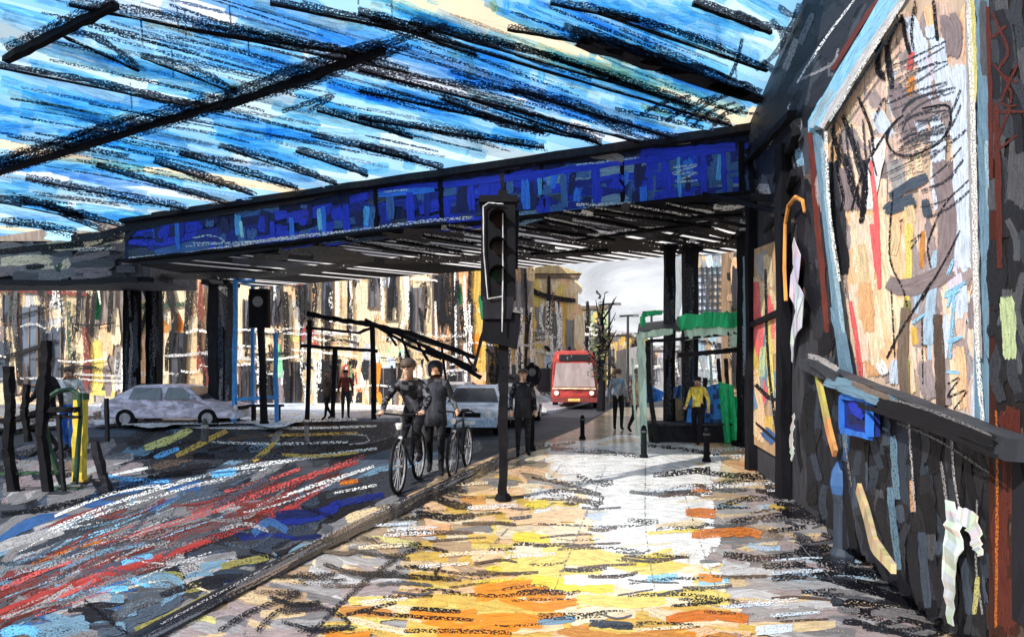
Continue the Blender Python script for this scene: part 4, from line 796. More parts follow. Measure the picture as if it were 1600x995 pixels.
def pnt3(s, s2):
    s.fill('372,425 565,405 565,645 372,645', 130, 'cr:8 cr2:3 pe:2 g5:2 g4:1 tan:1', 89, 5, (30, 110), (13, 28), (.1, .35))
    s.fill('372,560 565,560 565,640 372,640', 60, 'k:3 k2:3 g3:2 cr2:2 mv:1.5 w:1 lv:1 rd2:.4 g5:1', 88, 9, (20, 60), (6, 14), (.1, .4))
    for w, c, d, p in ((14, 'yo', .2, '445,525 470,530'), (14, 'gn2', .3, '432,535 436,590'), (10, 'gn2', .3, '545,570 546,610'), (12, 'rd2', .3, '538,575 534,610'), (14, 'rd', .35, '560,580 562,600'), (12, 'lv', .2, '572,590 575,630')): s.st(p, w, c, d)
    for x, y0, y1, w in ((404, 445, 660, 7), (446, 455, 640, 10), (430, 430, 500, 5), (488, 425, 520, 8), (512, 445, 620, 9), (521, 550, 645, 9), (475, 425, 560, 6), (545, 420, 520, 6), (556, 415, 450, 6), (462, 430, 480, 7), (390, 460, 560, 5), (502, 560, 630, 12), (420, 560, 620, 8)):
        s2.st([(x, y0), (x+R.uniform(-4, 4), (y0+y1)/2), (x+R.uniform(-6, 6), y1)], w, 'k', R.uniform(.2, .4))
    for x, y0, y1 in ((402, 520, 600), (428, 440, 470), (492, 560, 640), (525, 410, 500), (547, 420, 560), (570, 440, 560), (540, 560, 640), (585, 550, 600)): s2.st([(x, y0), (x+2, (y0+y1)/2), (x+1, y1)], 5, 'w', .4)
    for p in ('355,515 400,516 470,522', '370,540 410,541', '455,546 520,552 590,562', '470,510 520,520 600,524', '345,572 400,568'): s2.st(p, 4, 'w', .45)
    for p in ('390,438 420,436 475,444',): s2.st(p, 7, 'rd2', .4)
    for p in ('472,535 476,510', '480,535 498,538', '488,512 492,538', '534,575 545,572 542,610', '560,578 566,590 560,612'): s2.st(p, 5, 'rd', .35)
    for p in ('460,580 470,600 466,625', '500,560 516,580 505,600 520,620', '470,565 490,575'): s2.st(p, 6, 'k', .3)
building('tall cream terrace with narrow dark windows behind the canopy', 33, 373, 566, 310, CREAM, [(383, 397, 470, 540, COL['g2']), (425, 440, 440, 505, COL['g1']), (470, 484, 435, 500, COL['g2']), (505, 520, 425, 500, COL['sl2']), (378, 400, 570, 640, COL['k2']), (452, 470, 565, 640, COL['k2']), (498, 530, 570, 640, COL['k2'])], pnt3)
def pnt4(s, s2):
    s.fill('566,405 680,400 680,640 566,640', 90, 'cr:8 cr2:3 pe:2 g5:2 lb:1 tan:1', 89, 4, (40, 120), (13, 28), (.1, .35))
    s.fill('676,400 752,398 752,640 676,640', 80, 'og:2 oc:2 pe2:4 tan:3 pe:2 cr2:4', 89, 4, (40, 120), (11, 24), (.1, .35))
    s.fill('566,560 750,560 750,640 566,640', 40, 'k2:3 g3:2 cr2:3 pe:2 mv:1.5 w:1 or1:.7', 88, 9, (20, 60), (6, 14), (.1, .4))
    for w, c, d, p in ((11, 'gn', .1, '716,446 718,478'), (11, 'gn', .1, '752,460 756,500'), (10, 'gn2', .2, '605,546 640,555'), (14, 'or1', .3, '742,520 745,560'), (18, 'cr', .1, '612,480 616,560'), (14, 'lb', .2, '608,420 605,450')): s.st(p, w, c, d)
    for x, y0, y1, w in ((580, 418, 455, 5), (590, 425, 450, 6), (614, 418, 500, 8), (640, 455, 540, 7), (655, 480, 520, 5), (684, 430, 510, 12), (699, 412, 520, 6), (735, 410, 560, 6), (664, 440, 500, 4), (625, 550, 600, 6), (708, 410, 620, 8)):
        s2.st([(x, y0), (x+R.uniform(-4, 4), (y0+y1)/2), (x+R.uniform(-6, 6), y1)], w, 'k', R.uniform(.25, .4))
    for x, y0, y1, w in ((596, 420, 500, 5), (635, 410, 500, 7), (628, 500, 560, 5), (680, 470, 550, 4), (711, 420, 560, 4), (726, 430, 600, 6), (655, 570, 610, 9), (646, 560, 600, 5)): s2.st([(x, y0), (x+1, (y0+y1)/2), (x+2, y1)], w, 'w', .4)
    for p in ('640,435 665,436 690,440', '700,570 750,560', '600,530 640,530'): s2.st(p, 4, 'w', .45)
    s2.st('655,450 664,442 660,470 672,480', 5, 'br2', .4)
building('cream and ochre brown terrace with green signs right behind the signal pole', 31, 566, 752, 300, CREAM, [(578, 592, 425, 480, COL['g2']), (606, 620, 420, 500, COL['g1']), (644, 660, 450, 520, COL['g2']), (678, 694, 430, 520, COL['k2']), (715, 728, 500, 560, COL['br2']), (580, 620, 575, 635, COL['k2']), (700, 730, 580, 640, COL['k2'])], pnt4, hue='br')
def pnt5(s, s2):
    s.fill('752,405 832,405 832,640 752,640', 70, 'oc:2 cr2:3 g4:3 w:1.5 g3:2 tan:2 ye2:1.4', 89, 5, (30, 100), (7, 16), (.1, .35))
    for x, y0, y1, w in ((775, 540, 620, 7), (820, 420, 600, 5), (812, 540, 600, 5)): s2.st([(x, y0), (x+3, (y0+y1)/2), (x, y1)], w, 'k', .3)
    for x in (796, 806, 815, 830): s2.st([(x, 480), (x, 530), (x+2, 585)], 5, 'w', .4)
building('narrow grey and mustard house behind the signal boxes', 38, 748, 834, 330, lin((.62, .58, .5)), [(765, 780, 430, 500, COL['g1']), (800, 815, 440, 520, COL['g2']), (770, 815, 570, 630, COL['k2'])], pnt5)
def pnt6(s, s2):
    s.fill('818,425 905,440 905,630 818,630', 70, 'ye2:2 cr:5 oc:.8 cr2:3 pe:2 g5:1 lb:1', 89, 5, (30, 100), (11, 22), (.1, .3))
    for w, c, d, p in ((16, 'ye2', .15, '832,420 838,480 836,520'), (12, 'oc', .2, '880,460 884,540'), (14, 'pe', .2, '872,470 876,540'), (16, 'cr', .1, '905,490 908,540')): s.st(p, w, c, d)
    for w, p in ((9, '816,445 850,462 900,470'), (6, '858,430 856,520'), (5, '872,470 874,560'), (6, '850,540 872,556'), (5, '890,540 893,600')): s2.st(p, w, 'k', .25)
    for x in (862, 876): s2.st([(x, 480), (x, 530), (x+2, 590)], 5, 'w', .4)
building('yellow gabled house at the end of the far terrace', 46, 816, 903, 428, lin((.9, .84, .7)), [(838, 850, 480, 530, COL['g2']), (866, 876, 490, 540, COL['g1']), (886, 895, 500, 545, COL['g2']), (840, 880, 575, 615, COL['k2'])], pnt6, roof=(.8, lin((.78, .7, .52))), hue='br')
def pnt7(s, s2):
    s.fill('900,480 950,480 950,615 900,615', 40, 'oc:2 ye2:2 g4:2 gn4:1.5 g3:1 st2:1', 89, 6, (20, 70), (6, 14), (.1, .35))
    s2.st('918,470 920,540 925,600', 6, 'k', .3)
building('ochre house half hidden beyond the red bus', 60, 900, 948, 478, lin((.62, .55, .4)), [(910, 918, 505, 540, COL['g2']), (930, 938, 505, 540, COL['g2'])], pnt7, hue='br')
def pnt8(s, s2):
    s.fill('940,520 1010,525 1010,615 940,615', 44, 'oc:2 og:1.4 g3:2 br:2 cr2:2 g4:1 tan:2', 88, 8, (20, 60), (6, 13), (.1, .35))
building('low brown and ochre building at the far end of the street', 75, 938, 1012, 520, lin((.5, .42, .32)), [(950, 958, 545, 570, COL['g2']), (975, 983, 545, 570, COL['g2'])], pnt8, hue='br2')
def pnt9(s, s2):
    s.fill('1062,390 1150,390 1150,600 1062,600', 50, 'g5:3 st2:3 cr2:2 lb:2 g4:2 tan:1', 89, 4, (30, 90), (8, 16), (.1, .3))
    for i in range(6): s2.st([(1088+i*8, 415), (1089+i*8, 450), (1088+i*8, 492)], 3, 'g1', .25)
    for i in range(7): s2.st([(1084, 420+i*11), (1110, 419+i*11), (1136, 418+i*11)], 3, 'g1', .25)
    s2.st('1128,400 1132,440 1136,500', 6, 'w', .3); s2.st('1070,440 1068,480', 7, 'st', .3); s2.st('1083,400 1090,395 1125,392', 6, 'sk', .4)
building('pale blue grey tower with dark window grid beyond the green stall', 58, 1062, 1152, 330, lin((.62, .65, .68)), [], pnt9, depth=3, name='office_tower', hue='st')
def pnt10(s, s2):
    s.fill('1140,390 1180,390 1180,640 1140,640', 40, 'cr2:3 tan:3 k2:2 g2:2 pe:1.6 og:1', 89, 4, (30, 90), (7, 14), (.1, .3))
building('tan and dark building at right behind the last black column', 24, 1138, 1230, 300, lin((.55, .46, .38)), [(1146, 1160, 420, 480, COL['k2']), (1146, 1162, 540, 600, COL['k2'])], pnt10, depth=.8, hue='k2')
for (lb_, u0, u1, Y, z0) in (('low grey block seen through the stall frame', 1000, 1064, 40, 540),):
    building(lb_, Y, u0, u1, z0, lin((.68, .68, .7)), [(1010, 1022, 560, 590, COL['g2'])], lambda s, s2: s.fill('1000,545 1062,545 1062,620 1000,620', 26, 'g5:3 g4:3 cr2:2 lv:2', 88, 8, (16, 50), (6, 12), (.1, .35)), hue='g3')

# ================================================================== camera, sky and sun
cd = bpy.data.cameras.new('camera'); cam = bpy.data.objects.new('camera', cd); C.objects.link(cam)
cam.location = (0, 0, EYE); cam.rotation_euler = (rad(90), 0, 0); cd.sensor_width = 36; cd.lens = F/1600*36; cd.shift_y = (HV-497.5)/1600
cd.clip_start = .05; cd.clip_end = 2000; bpy.context.scene.camera = cam
SD = Vector((.60, .55, -.56)).normalized()
sl_ = bpy.data.lights.new('sun', 'SUN'); sl_.energy = 5.0; sl_.angle = rad(.6); sl_.color = (1, .95, .86)
so = bpy.data.objects.new('sun', sl_); C.objects.link(so); so.rotation_euler = SD.to_track_quat('-Z', 'Y').to_euler(); so.location = (-20, -20, 30)
W = bpy.data.worlds.new('World'); bpy.context.scene.world = W; W.use_nodes = True; t = W.node_tree; t.nodes.clear()
sky = N(t, 'ShaderNodeTexSky', sky_type='NISHITA'); sky.sun_disc = False; sky.sun_elevation = math.asin(-SD.z); sky.sun_rotation = math.atan2(-SD.x, -SD.y)
tc = N(t, 'ShaderNodeTexCoord'); mp = N(t, 'ShaderNodeMapping', {'Vector': tc.outputs['Generated'], 'Scale': (5, 3, 16)})
n1 = N(t, 'ShaderNodeTexNoise', {'Vector': mp.outputs[0], 'Scale': 1.0, 'Detail': 6.0, 'Roughness': .6, 'Distortion': .8}).outputs[0]
cr_ = N(t, 'ShaderNodeMapRange', {'Value': n1, 'From Min': .34, 'From Max': .62, 'To Min': 5.4, 'To Max': 9.4}).outputs[0]
cw = N(t, 'ShaderNodeVectorMath', {0: (.97, .97, 1.0), 'Scale': cr_}, operation='SCALE')
mx = N(t, 'ShaderNodeMix', {'Factor': .85, 6: sky.outputs[0], 7: cw.outputs[0]}, data_type='RGBA')
bg = N(t, 'ShaderNodeBackground', {'Color': mx.outputs[2], 'Strength': .125}); N(t, 'ShaderNodeOutputWorld', {0: bg.outputs[0]})
sc = bpy.context.scene
sc.view_settings.view_transform = 'Standard'; sc.view_settings.look = 'None'; sc.view_settings.exposure = 0; sc.view_settings.gamma = 1
sc.render.engine = 'CYCLES'; sc.cycles.transparent_max_bounces = 40; sc.cycles.max_bounces = 8; sc.cycles.diffuse_bounces = 4; sc.cycles.glossy_bounces = 3
# ================================================================== people
def person(label, loc, rz, pose, cols, scale=1.0, hair='br2', hat=None, group=None, skin=(.62, .38, .27)):
    """one continuous skinned body; joints in metres, facing -Y"""
    J = dict(pel=(0, 0, .95), spi=(0, .01, 1.15), che=(0, .01, 1.36), nec=(0, 0, 1.50), hb=(0, -.01, 1.58), hm=(0, -.02, 1.66), ht=(0, -.01, 1.74),
             sl=(.17, .01, 1.43), el=(.24, .03, 1.15), wl=(.25, -.08, .92), hl=(.25, -.1, .87), sr=(-.17, .01, 1.43), er=(-.24, .03, 1.15), wr=(-.25, -.08, .92), hr=(-.25, -.1, .87),
             cl=(.09, 0, .92), kl=(.10, -.02, .50), al=(.10, .03, .09), fl=(.11, -.06, .045), tl=(.12, -.15, .04), cr=(-.09, 0, .92), kr=(-.10, -.02, .50), ar=(-.10, .03, .09), fr=(-.11, -.06, .045), tr=(-.12, -.15, .04))
    J.update(pose)
    RD_ = dict(pel=.135, spi=.125, che=.145, nec=.058, hb=.075, hm=.092, ht=.07, sl=.075, el=.05, wl=.034, hl=.04, sr=.075, er=.05, wr=.034, hr=.04, cl=.10, kl=.066, al=.045, fl=.042, tl=.034, cr=.10, kr=.066, ar=.045, fr=.042, tr=.034)
    E = [('pel', 'spi', 'top'), ('spi', 'che', 'top'), ('che', 'nec', 'top'), ('nec', 'hb', 'skin'), ('hb', 'hm', 'skin'), ('hm', 'ht', 'skin')]
    for q in 'lr': E += [('che', 's'+q, 'top'), ('s'+q, 'e'+q, 'top'), ('e'+q, 'w'+q, 'top'), ('w'+q, 'h'+q, 'skin'), ('pel', 'c'+q, 'leg'), ('c'+q, 'k'+q, 'leg'), ('k'+q, 'a'+q, 'leg'), ('a'+q, 'f'+q, 'shoe'), ('f'+q, 't'+q, 'shoe')]
    names = list(J); me = bpy.data.meshes.new('body'); 
    V = [Vector(J[n]) for n in names]; r_ = [RD_[n] for n in names]; EE = [(names.index(a), names.index(b), c) for a, b, c in E]
    for q in 'lr':                                   # five fingers, unequal, curled from the palm
        h = Vector(J['h'+q]); w = Vector(J['w'+q]); d = (h-w).normalized(); side = d.cross(Vector((0, 1, .2))).normalized()
        crl = d.cross(side).normalized()
        for k, ln in enumerate((.062, .075, .08, .072, .055)):
            o = side*(-.034+.017*k); hi = names.index('h'+q)
            if k == 0: p1 = h+side*(-.045)-d*.01; p2 = p1+d*.04-side*.012; p3 = p2+d*.025+crl*.01
            else: p1 = h+o+d*.02; p2 = p1+d*ln*.55+crl*.008; p3 = p2+d*ln*.35+crl*.025
            i0 = len(V); V += [p1, p2, p3]; r_ += [.012, .010, .008]; EE += [(hi, i0, 'skin'), (i0, i0+1, 'skin'), (i0+1, i0+2, 'skin')]
    me.from_pydata([tuple(v) for v in V], [(a, b) for a, b, _ in EE], [])
    tmp = bpy.data.objects.new('person', me); C.objects.link(tmp)
    md = tmp.modifiers.new('skin', 'SKIN'); sv = me.skin_vertices[0].data
    for i, rr in enumerate(r_): sv[i].radius = (rr, rr*(.8 if names[i:i+1] and names[i] in ('pel', 'spi', 'che') else 1)); sv[i].use_root = (i == 0)
    tmp.modifiers.new('sub', 'SUBSURF').levels = 1; tmp.modifiers['sub'].render_levels = 1
    dg = bpy.context.evaluated_depsgraph_get(); m2 = bpy.data.meshes.new_from_object(tmp.evaluated_get(dg)); bpy.data.objects.remove(tmp); m2.name = 'person'
    # face: nose, brows, eyes and mouth on the front of the head, joined to the same mesh
    bm = bmesh.new(); bm.from_mesh(m2)
    hc = Vector(J['hm']); fw = Vector((0, -1, 0)); n_base = len(bm.faces)
    ex = []
    def blob(c_, rx, ry, rz_):
        g_ = bmesh.ops.create_icosphere(bm, subdivisions=1, radius=1, matrix=Matrix.Translation(c_) @ Matrix.Diagonal((rx, ry, rz_, 1)))
        return set(f for v in g_['verts'] for f in v.link_faces)
    nose = blob(hc+Vector((0, -.098, -.015)), .014, .02, .026)
    eyes = blob(hc+Vector((.034, -.082, .012)), .014, .012, .008) | blob(hc+Vector((-.034, -.082, .012)), .014, .012, .008)
    brow = blob(hc+Vector((.034, -.086, .032)), .02, .01, .005) | blob(hc+Vector((-.034, -.086, .032)), .02, .01, .005)
    mouth = blob(hc+Vector((0, -.086, -.055)), .024, .01, .007)
    ears = blob(hc+Vector((.09, 0, 0)), .012, .018, .03) | blob(hc+Vector((-.09, 0, 0)), .012, .018, .03)
    lay = bm.loops.layers.float_color.new('Col'); bm.faces.ensure_lookup_table()
    segs = [(Vector(V[a]), Vector(V[b]), c) for a, b, c in EE]
    rnd = random.Random(hash(label) % 999)
    for f in bm.faces:
        c_ = f.calc_center_median()
        if f in nose or f in ears: cc = skin
        elif f in eyes or f in brow: cc = (.03, .025, .02)
        elif f in mouth: cc = (.4, .16, .13)
        else:
            best = None
            for a, b, k in segs:
                ab = b-a; t_ = max(0, min(1, (c_-a).dot(ab)/max(1e-9, ab.dot(ab)))); d_ = (c_-(a+ab*t_)).length
                if best is None or d_ < best[0]: best = (d_, k)
            k = best[1]; cc = skin if k == 'skin' else col(cols[k])
            nz = mnoise.noise(Vector((c_.x*9, c_.y*9, c_.z*4))+Vector((rnd.random()*9, 0, 0)))
            if k == 'top' and 'alt' in cols and nz > .12: cc = col(cols['alt'])
            if k == 'leg' and 'alt2' in cols and nz > .2: cc = col(cols['alt2'])
            cc = tone(cc, .8+.5*(nz+.5))
        for lp in f.loops: lp[lay] = (*cc, 1)
    bm.to_mesh(m2); bm.free(); m2.materials.clear(); m2.materials.append(PMP)
    m2.polygons.foreach_set('use_smooth', [True]*len(m2.polygons))
    o = bpy.data.objects.new('person', m2); C.objects.link(o); tag(o, label, 'person', group); o.location = loc; o.rotation_euler = (0, 0, rz); o.scale = (scale,)*3
    h = MB(); hz = Vector(J['hm'])
    if hat == 'helmet': h.lathe([(.105, .015), (.112, .05), (.1, .1), (.06, .135), (.015, .145)], cols.get('hat', 'k'), seg=12, o=tuple(hz+Vector((0, .01, 0))), sy=1.2); nm = 'helmet'
    elif hat == 'hood':
        h.lathe([(.10, -.13), (.118, -.04), (.122, .04), (.10, .1), (.05, .13), (.01, .135)], cols.get('hat', 'k'), seg=12, o=tuple(hz+Vector((0, .045, 0))), sy=.95); nm = 'hood'
    elif hat == 'cap':
        h.lathe([(.1, .03), (.104, .07), (.08, .105), (.02, .115)], cols.get('hat', 'k'), seg=12, o=tuple(hz+Vector((0, .01, 0)))); h.box(hz.x-.07, hz.x+.07, hz.y-.17, hz.y-.06, hz.z+.035, hz.z+.048, cols.get('hat', 'k')); nm = 'cap'
    else:
        h.lathe([(.088, -.03), (.1, .03), (.094, .08), (.06, .105), (.01, .115)], hair, seg=12, o=tuple(hz+Vector((0, .022, 0)))); nm = 'hair'
    h.build(nm, PMF, o, smooth=True)
    if 'coat' in cols:
        k = MB(); p_ = Vector(J['pel']); c2 = Vector(J['che'])
        k.lathe([(.19, -.18), (.175, .0), (.165, .12), (.18, .34), (.165, .43), (.07, .52)], cols['coat'], seg=14, o=(p_.x, p_.y, p_.z), sy=.8); k.build('coat', PMP, o, smooth=True)
    return o
STAND = {}
WALK = dict(kl=(.10, -.14, .52), al=(.10, -.2, .11), fl=(.11, -.29, .06), tl=(.12, -.37, .05), kr=(-.10, .02, .50), ar=(-.10, .26, .14), fr=(-.11, .19, .06), tr=(-.12, .11, .045), el=(.25, .1, 1.16), wl=(.25, .12, .93), hl=(.25, .1, .88), er=(-.25, -.02, 1.15), wr=(-.24, -.2, .98), hr=(-.24, -.24, .95))
RIDE = dict(pel=(0, .32, 1.02), spi=(0, .22, 1.18), che=(0, .08, 1.36), nec=(0, .0, 1.49), hb=(0, -.04, 1.56), hm=(0, -.06, 1.64), ht=(0, -.05, 1.72),
            sl=(.18, .05, 1.42), el=(.31, -.1, 1.2), wl=(.27, -.32, 1.06), hl=(.27, -.38, 1.04), sr=(-.18, .05, 1.42), er=(-.31, -.1, 1.2), wr=(-.27, -.32, 1.06), hr=(-.27, -.38, 1.04),
            cl=(.09, .3, .99), kl=(.12, -.06, .78), al=(.13, .12, .42), fl=(.13, .04, .38), tl=(.13, -.05, .37), cr=(-.09, .3, .99), kr=(-.12, -.02, .60), ar=(-.13, .16, .24), fr=(-.13, .08, .17), tr=(-.13, -.01, .15))
PUSH = dict(el=(.27, -.02, 1.17), wl=(.34, -.22, 1.02), hl=(.36, -.27, 1.0), **{k: WALK[k] for k in ('kl', 'al', 'fl', 'tl', 'kr', 'ar', 'fr', 'tr')})

def bicycle(label, loc, rz, scale=1.0):
    t = thing('bicycle', label, 'bicycle', loc, rz); t.scale = (scale,)*3; r = .34
    for y in (-.53, .53):
        m = MB(); m.tube([(0, y+r*math.cos(a), r+.02+r*math.sin(a)) for a in [2*PI*i/28 for i in range(28)]], .024, 'k', seg=7, close=True, jit=.15); w = m.build('wheel', PMF, t)
        m = MB(); m.tube([(0, y+(r-.03)*math.cos(a), r+.02+(r-.03)*math.sin(a)) for a in [2*PI*i/28 for i in range(28)]], .012, 'g4', seg=5, close=True)
        for i in range(14):
            a = 2*PI*i/14; m.tube([(R.uniform(-.02, .02), y, r+.02), (0, y+(r-.03)*math.cos(a), r+.02+(r-.03)*math.sin(a))], .0035, 'g5', seg=4)
        m.tube([(-.06, y, r+.02), (.06, y, r+.02)], .02, 'g3', seg=6); m.build('rim', PMF, w)
    m = MB(); bb, st, hd = (0, .08, .3), (0, .22, .86), (0, -.36, .84)
    for a, b, rr in ((bb, st, .017), (st, hd, .016), (bb, (0, -.37, .74), .02), ((0, -.36, .9), (0, -.38, .7), .022), (bb, (0, .53, .36), .013), (st, (0, .53, .36), .011)): m.tube([a, b], rr, 'g1', seg=7)
    m.tube([(.05, -.385, .7), (.055, -.53, .36)], .013, 'g1', seg=6); m.tube([(-.05, -.385, .7), (-.055, -.53, .36)], .013, 'g1', seg=6); m.tube([(.05, -.385, .7), (-.05, -.385, .7)], .016, 'g1', seg=6); m.build('frame', PMF, t)
    m = MB(); m.tube([(0, -.36, .9), (0, -.4, 1.02)], .014, 'g3', seg=6); m.tube([(-.31, -.36, 1.0), (-.26, -.4, 1.04), (0, -.41, 1.02), (.26, -.4, 1.04), (.31, -.36, 1.0)], .014, 'k', seg=6); m.build('handlebar', PMF, t)
    m = MB(); m.tube([st, (0, .24, .97)], .013, 'g3', seg=6); m.hexa([(-.02, .1, .97), (.02, .1, .97), (.075, .36, .98), (-.075, .36, .98)], [(-.015, .1, 1.0), (.015, .1, 1.0), (.065, .36, 1.03), (-.065, .36, 1.03)], 'k'); m.build('saddle', PMF, t)
    m = MB(); m.tube([(.04, .08, .3), (.1, .09, .46), (.16, .09, .46)], .012, 'g3', seg=5); m.tube([(-.04, .08, .3), (-.1, .07, .14), (-.16, .07, .14)], .012, 'g3', seg=5); m.build('crank', PMF, t)
    m = MB(); m.lathe([(.03, 0), (.045, .05), (.045, .08)], 'w', seg=8, o=(0, -.5, .84)); m.build('headlight', PMF, t)
    m = MB(); m.hexa([(-.03, -.62, .62), (.03, -.62, .62), (.03, -.42, .72), (-.03, -.42, .72)], [(-.02, -.62, .64), (.02, -.62, .64), (.02, -.42, .74), (-.02, -.42, .74)], 'w'); m.build('mudguard', PMF, t)
    return t
def ground_at(u, v, z=0.0):
    d = ray(u, v); t_ = (EYE-z)/-d.z; return Vector((d.x*t_, t_, z))
# the cyclist in front
p = ground_at(628, 772, ROADZ); s_ = 1.14
p += Vector((0, .6, 0))
bicycle('black bicycle seen head-on, ridden by the cyclist by the kerb', p, rad(-5), s_)
person('cyclist in black open jacket over pale shirt riding head-on by the kerb', p, rad(-5), RIDE, dict(top='k', leg='k', shoe='k', alt='g2', alt2='k2', hat='br2'), s_, hat='helmet')
# a second one walking a bicycle beside it
p = ground_at(676, 745, ROADZ)+Vector((.02, .2, 0))
person('hooded person in long grey coat and black trousers walking with a bicycle', p, rad(4), PUSH, dict(top='k2', leg='k', shoe='k', alt='g2', alt2='k', hat='k', coat=tone('g1', .9)), 1.13, hat='hood', skin=(.75, .38, .24))
bicycle('black bicycle wheeled by the hooded person in the grey coat', p+Vector((.42, .25, 0)), rad(-8), 1.1)
# person in a dark cap and coat behind the signal pole
p = ground_at(817, 712, 0)
person('person in dark coat and brown cap standing just right of the signal pole', p+Vector((0, .1, 0)), rad(6), STAND, dict(top='k', leg='k', shoe='k', alt='g2', hat='br2', coat='k2'), 1.0, hat='cap')
for (u, v, h, lb_, cc) in ((966, 672, 1.0, 'person in pale grey jacket walking away beyond the bollards', dict(top='g4', leg='k', shoe='k', alt='st')), (996, 676, 1.0, 'person in cream coat and red scarf beside the green stall', dict(top='cr', leg='k2', shoe='k', alt='rd', coat='cr2')),
                          (1090, 694, .88, 'small person in bright yellow jacket at the stall front', dict(top='ye', leg='k', shoe='k', alt='ye2')), (72, 712, 1.05, 'person in black coat standing behind the left guard rail', dict(top='k', leg='k2', shoe='k', coat='k')), (108, 706, 1.0, 'person in white top and blue jeans behind the yellow post', dict(top='w', leg='bl', shoe='k', alt='g4')),
                          (512, 655, 1.0, 'person in brown coat under the black canopy', dict(top='br', leg='k', shoe='k', coat='br2')), (540, 653, 1.0, 'person in red jacket on the far pavement under the canopy', dict(top='rd2', leg='g1', shoe='k')),
                          ):
    p = ground_at(u, v, 0.012 if v < 660 else 0); person(lb_, p, rad(R.uniform(-40, 40)) + (PI if 'away' in lb_ else 0), WALK if R.random() < .6 else STAND, cc, h*1.03, hair=R.choice(['k', 'br2', 'br']))
# ================================================================== signal pole and other street furniture
def obj_at(u, v, z=0.0): return ground_at(u, v, z)
p = obj_at(786, 783); Yp = p.y
sig = thing('traffic_signal', 'tall black signal pole with signal head and boxed sign in the middle of the pavement', 'traffic signal', tuple(p))
def SZ(v): return EYE-(v-HV)/F*Yp
def SX(u): return (u-786)/F*Yp
m = MB(); m.bar((0, 0, 0), (0, 0, SZ(300)), .115, .115, 'k', jit=.3, seg=26); m.lathe([(.11, 0), (.11, .05), (.08, .1)], 'k', seg=10); m.build('pole', PMK, sig)
m = MB(); x0, x1 = SX(752), SX(806); m.box(x0, x1, -.16, .12, SZ(468), SZ(322), 'k', tx=.01); m.box(x0-.02, x1+.02, -.19, .14, SZ(322), SZ(312), 'k')
m.hexa([(x0+.03, -.17, SZ(500)), (x1-.06, -.17, SZ(500)), (x1-.06, .06, SZ(500)), (x0+.03, .06, SZ(500))], [(x0+.02, -.16, SZ(466)), (x1-.02, -.16, SZ(466)), (x1-.02, .08, SZ(466)), (x0+.02, .08, SZ(466))], 'k2'); hd = m.build('signal_head', PMK, sig)
for i, c in enumerate(('rb2', 'br2', 'gn3')):
    z = SZ(350+i*42); m = MB()
    for k in range(9):
        a, b_ = PI*k/8, PI*(k+1)/8
        if k < 8: m.quad([(SX(779)+.11*math.cos(a), -.16, z+.11*math.sin(a)), (SX(779)+.11*math.cos(b_), -.16, z+.11*math.sin(b_)), (SX(779)+.11*math.cos(b_), -.34, z+.11*math.sin(b_)), (SX(779)+.11*math.cos(a), -.34, z+.11*math.sin(a))], 'k')
    m.build('visor', PMK, hd)
    m = MB(); m.tube([(SX(779), -.163, z), (SX(779), -.175, z)], .085, tone(c, .35), seg=16); m.build('lens', PMK, hd)
m = MB(); w_ = .012
for a, b_ in (((756, 330), (757, 400)), ((757, 400), (763, 470)), ((756, 330), (764, 324)), ((764, 324), (787, 326)), ((786, 340), (786, 420)), ((786, 420), (785, 520)), ((763, 470), (785, 466))):
    m.bar((SX(a[0]), -.2, SZ(a[1])), (SX(b_[0]), -.2, SZ(b_[1])), w_, w_, 'g5', jit=.5, seg=6)
m.build('outline_trim', PMF, hd)
m = MB(); m.hexa([(SX(753), -.13, SZ(532)), (SX(808), -.13, SZ(546)), (SX(808), .05, SZ(546)), (SX(753), .05, SZ(532))], [(SX(757), -.13, SZ(478)), (SX(814), -.13, SZ(490)), (SX(814), .05, SZ(490)), (SX(757), .05, SZ(478))], 'k')
m.bar((SX(757), -.14, SZ(478)), (SX(814), -.14, SZ(490)), .03, .03, 'g3', seg=4); m.build('push_button_box', PMK, sig)
for a, b_, w in ((((786, 0), 300), ((784, 0), 272), .05), (((762, 0), 316), ((812, 0), 314), .05), (((803, 0), 420), ((806, 0), 330), .085), (((740, -.05), 578), ((755, -.05), 520), .04), (((760, -.05), 545), ((786, -.05), 575), .04), (((728, 0), 555), ((745, 0), 580), .03)):
    m = MB(); m.bar((SX(a[0][0]), a[0][1], SZ(a[1])), (SX(b_[0][0]), b_[0][1], SZ(b_[1])), w, w, 'k', seg=5, jit=.25); m.build('bracket', PMK, sig)
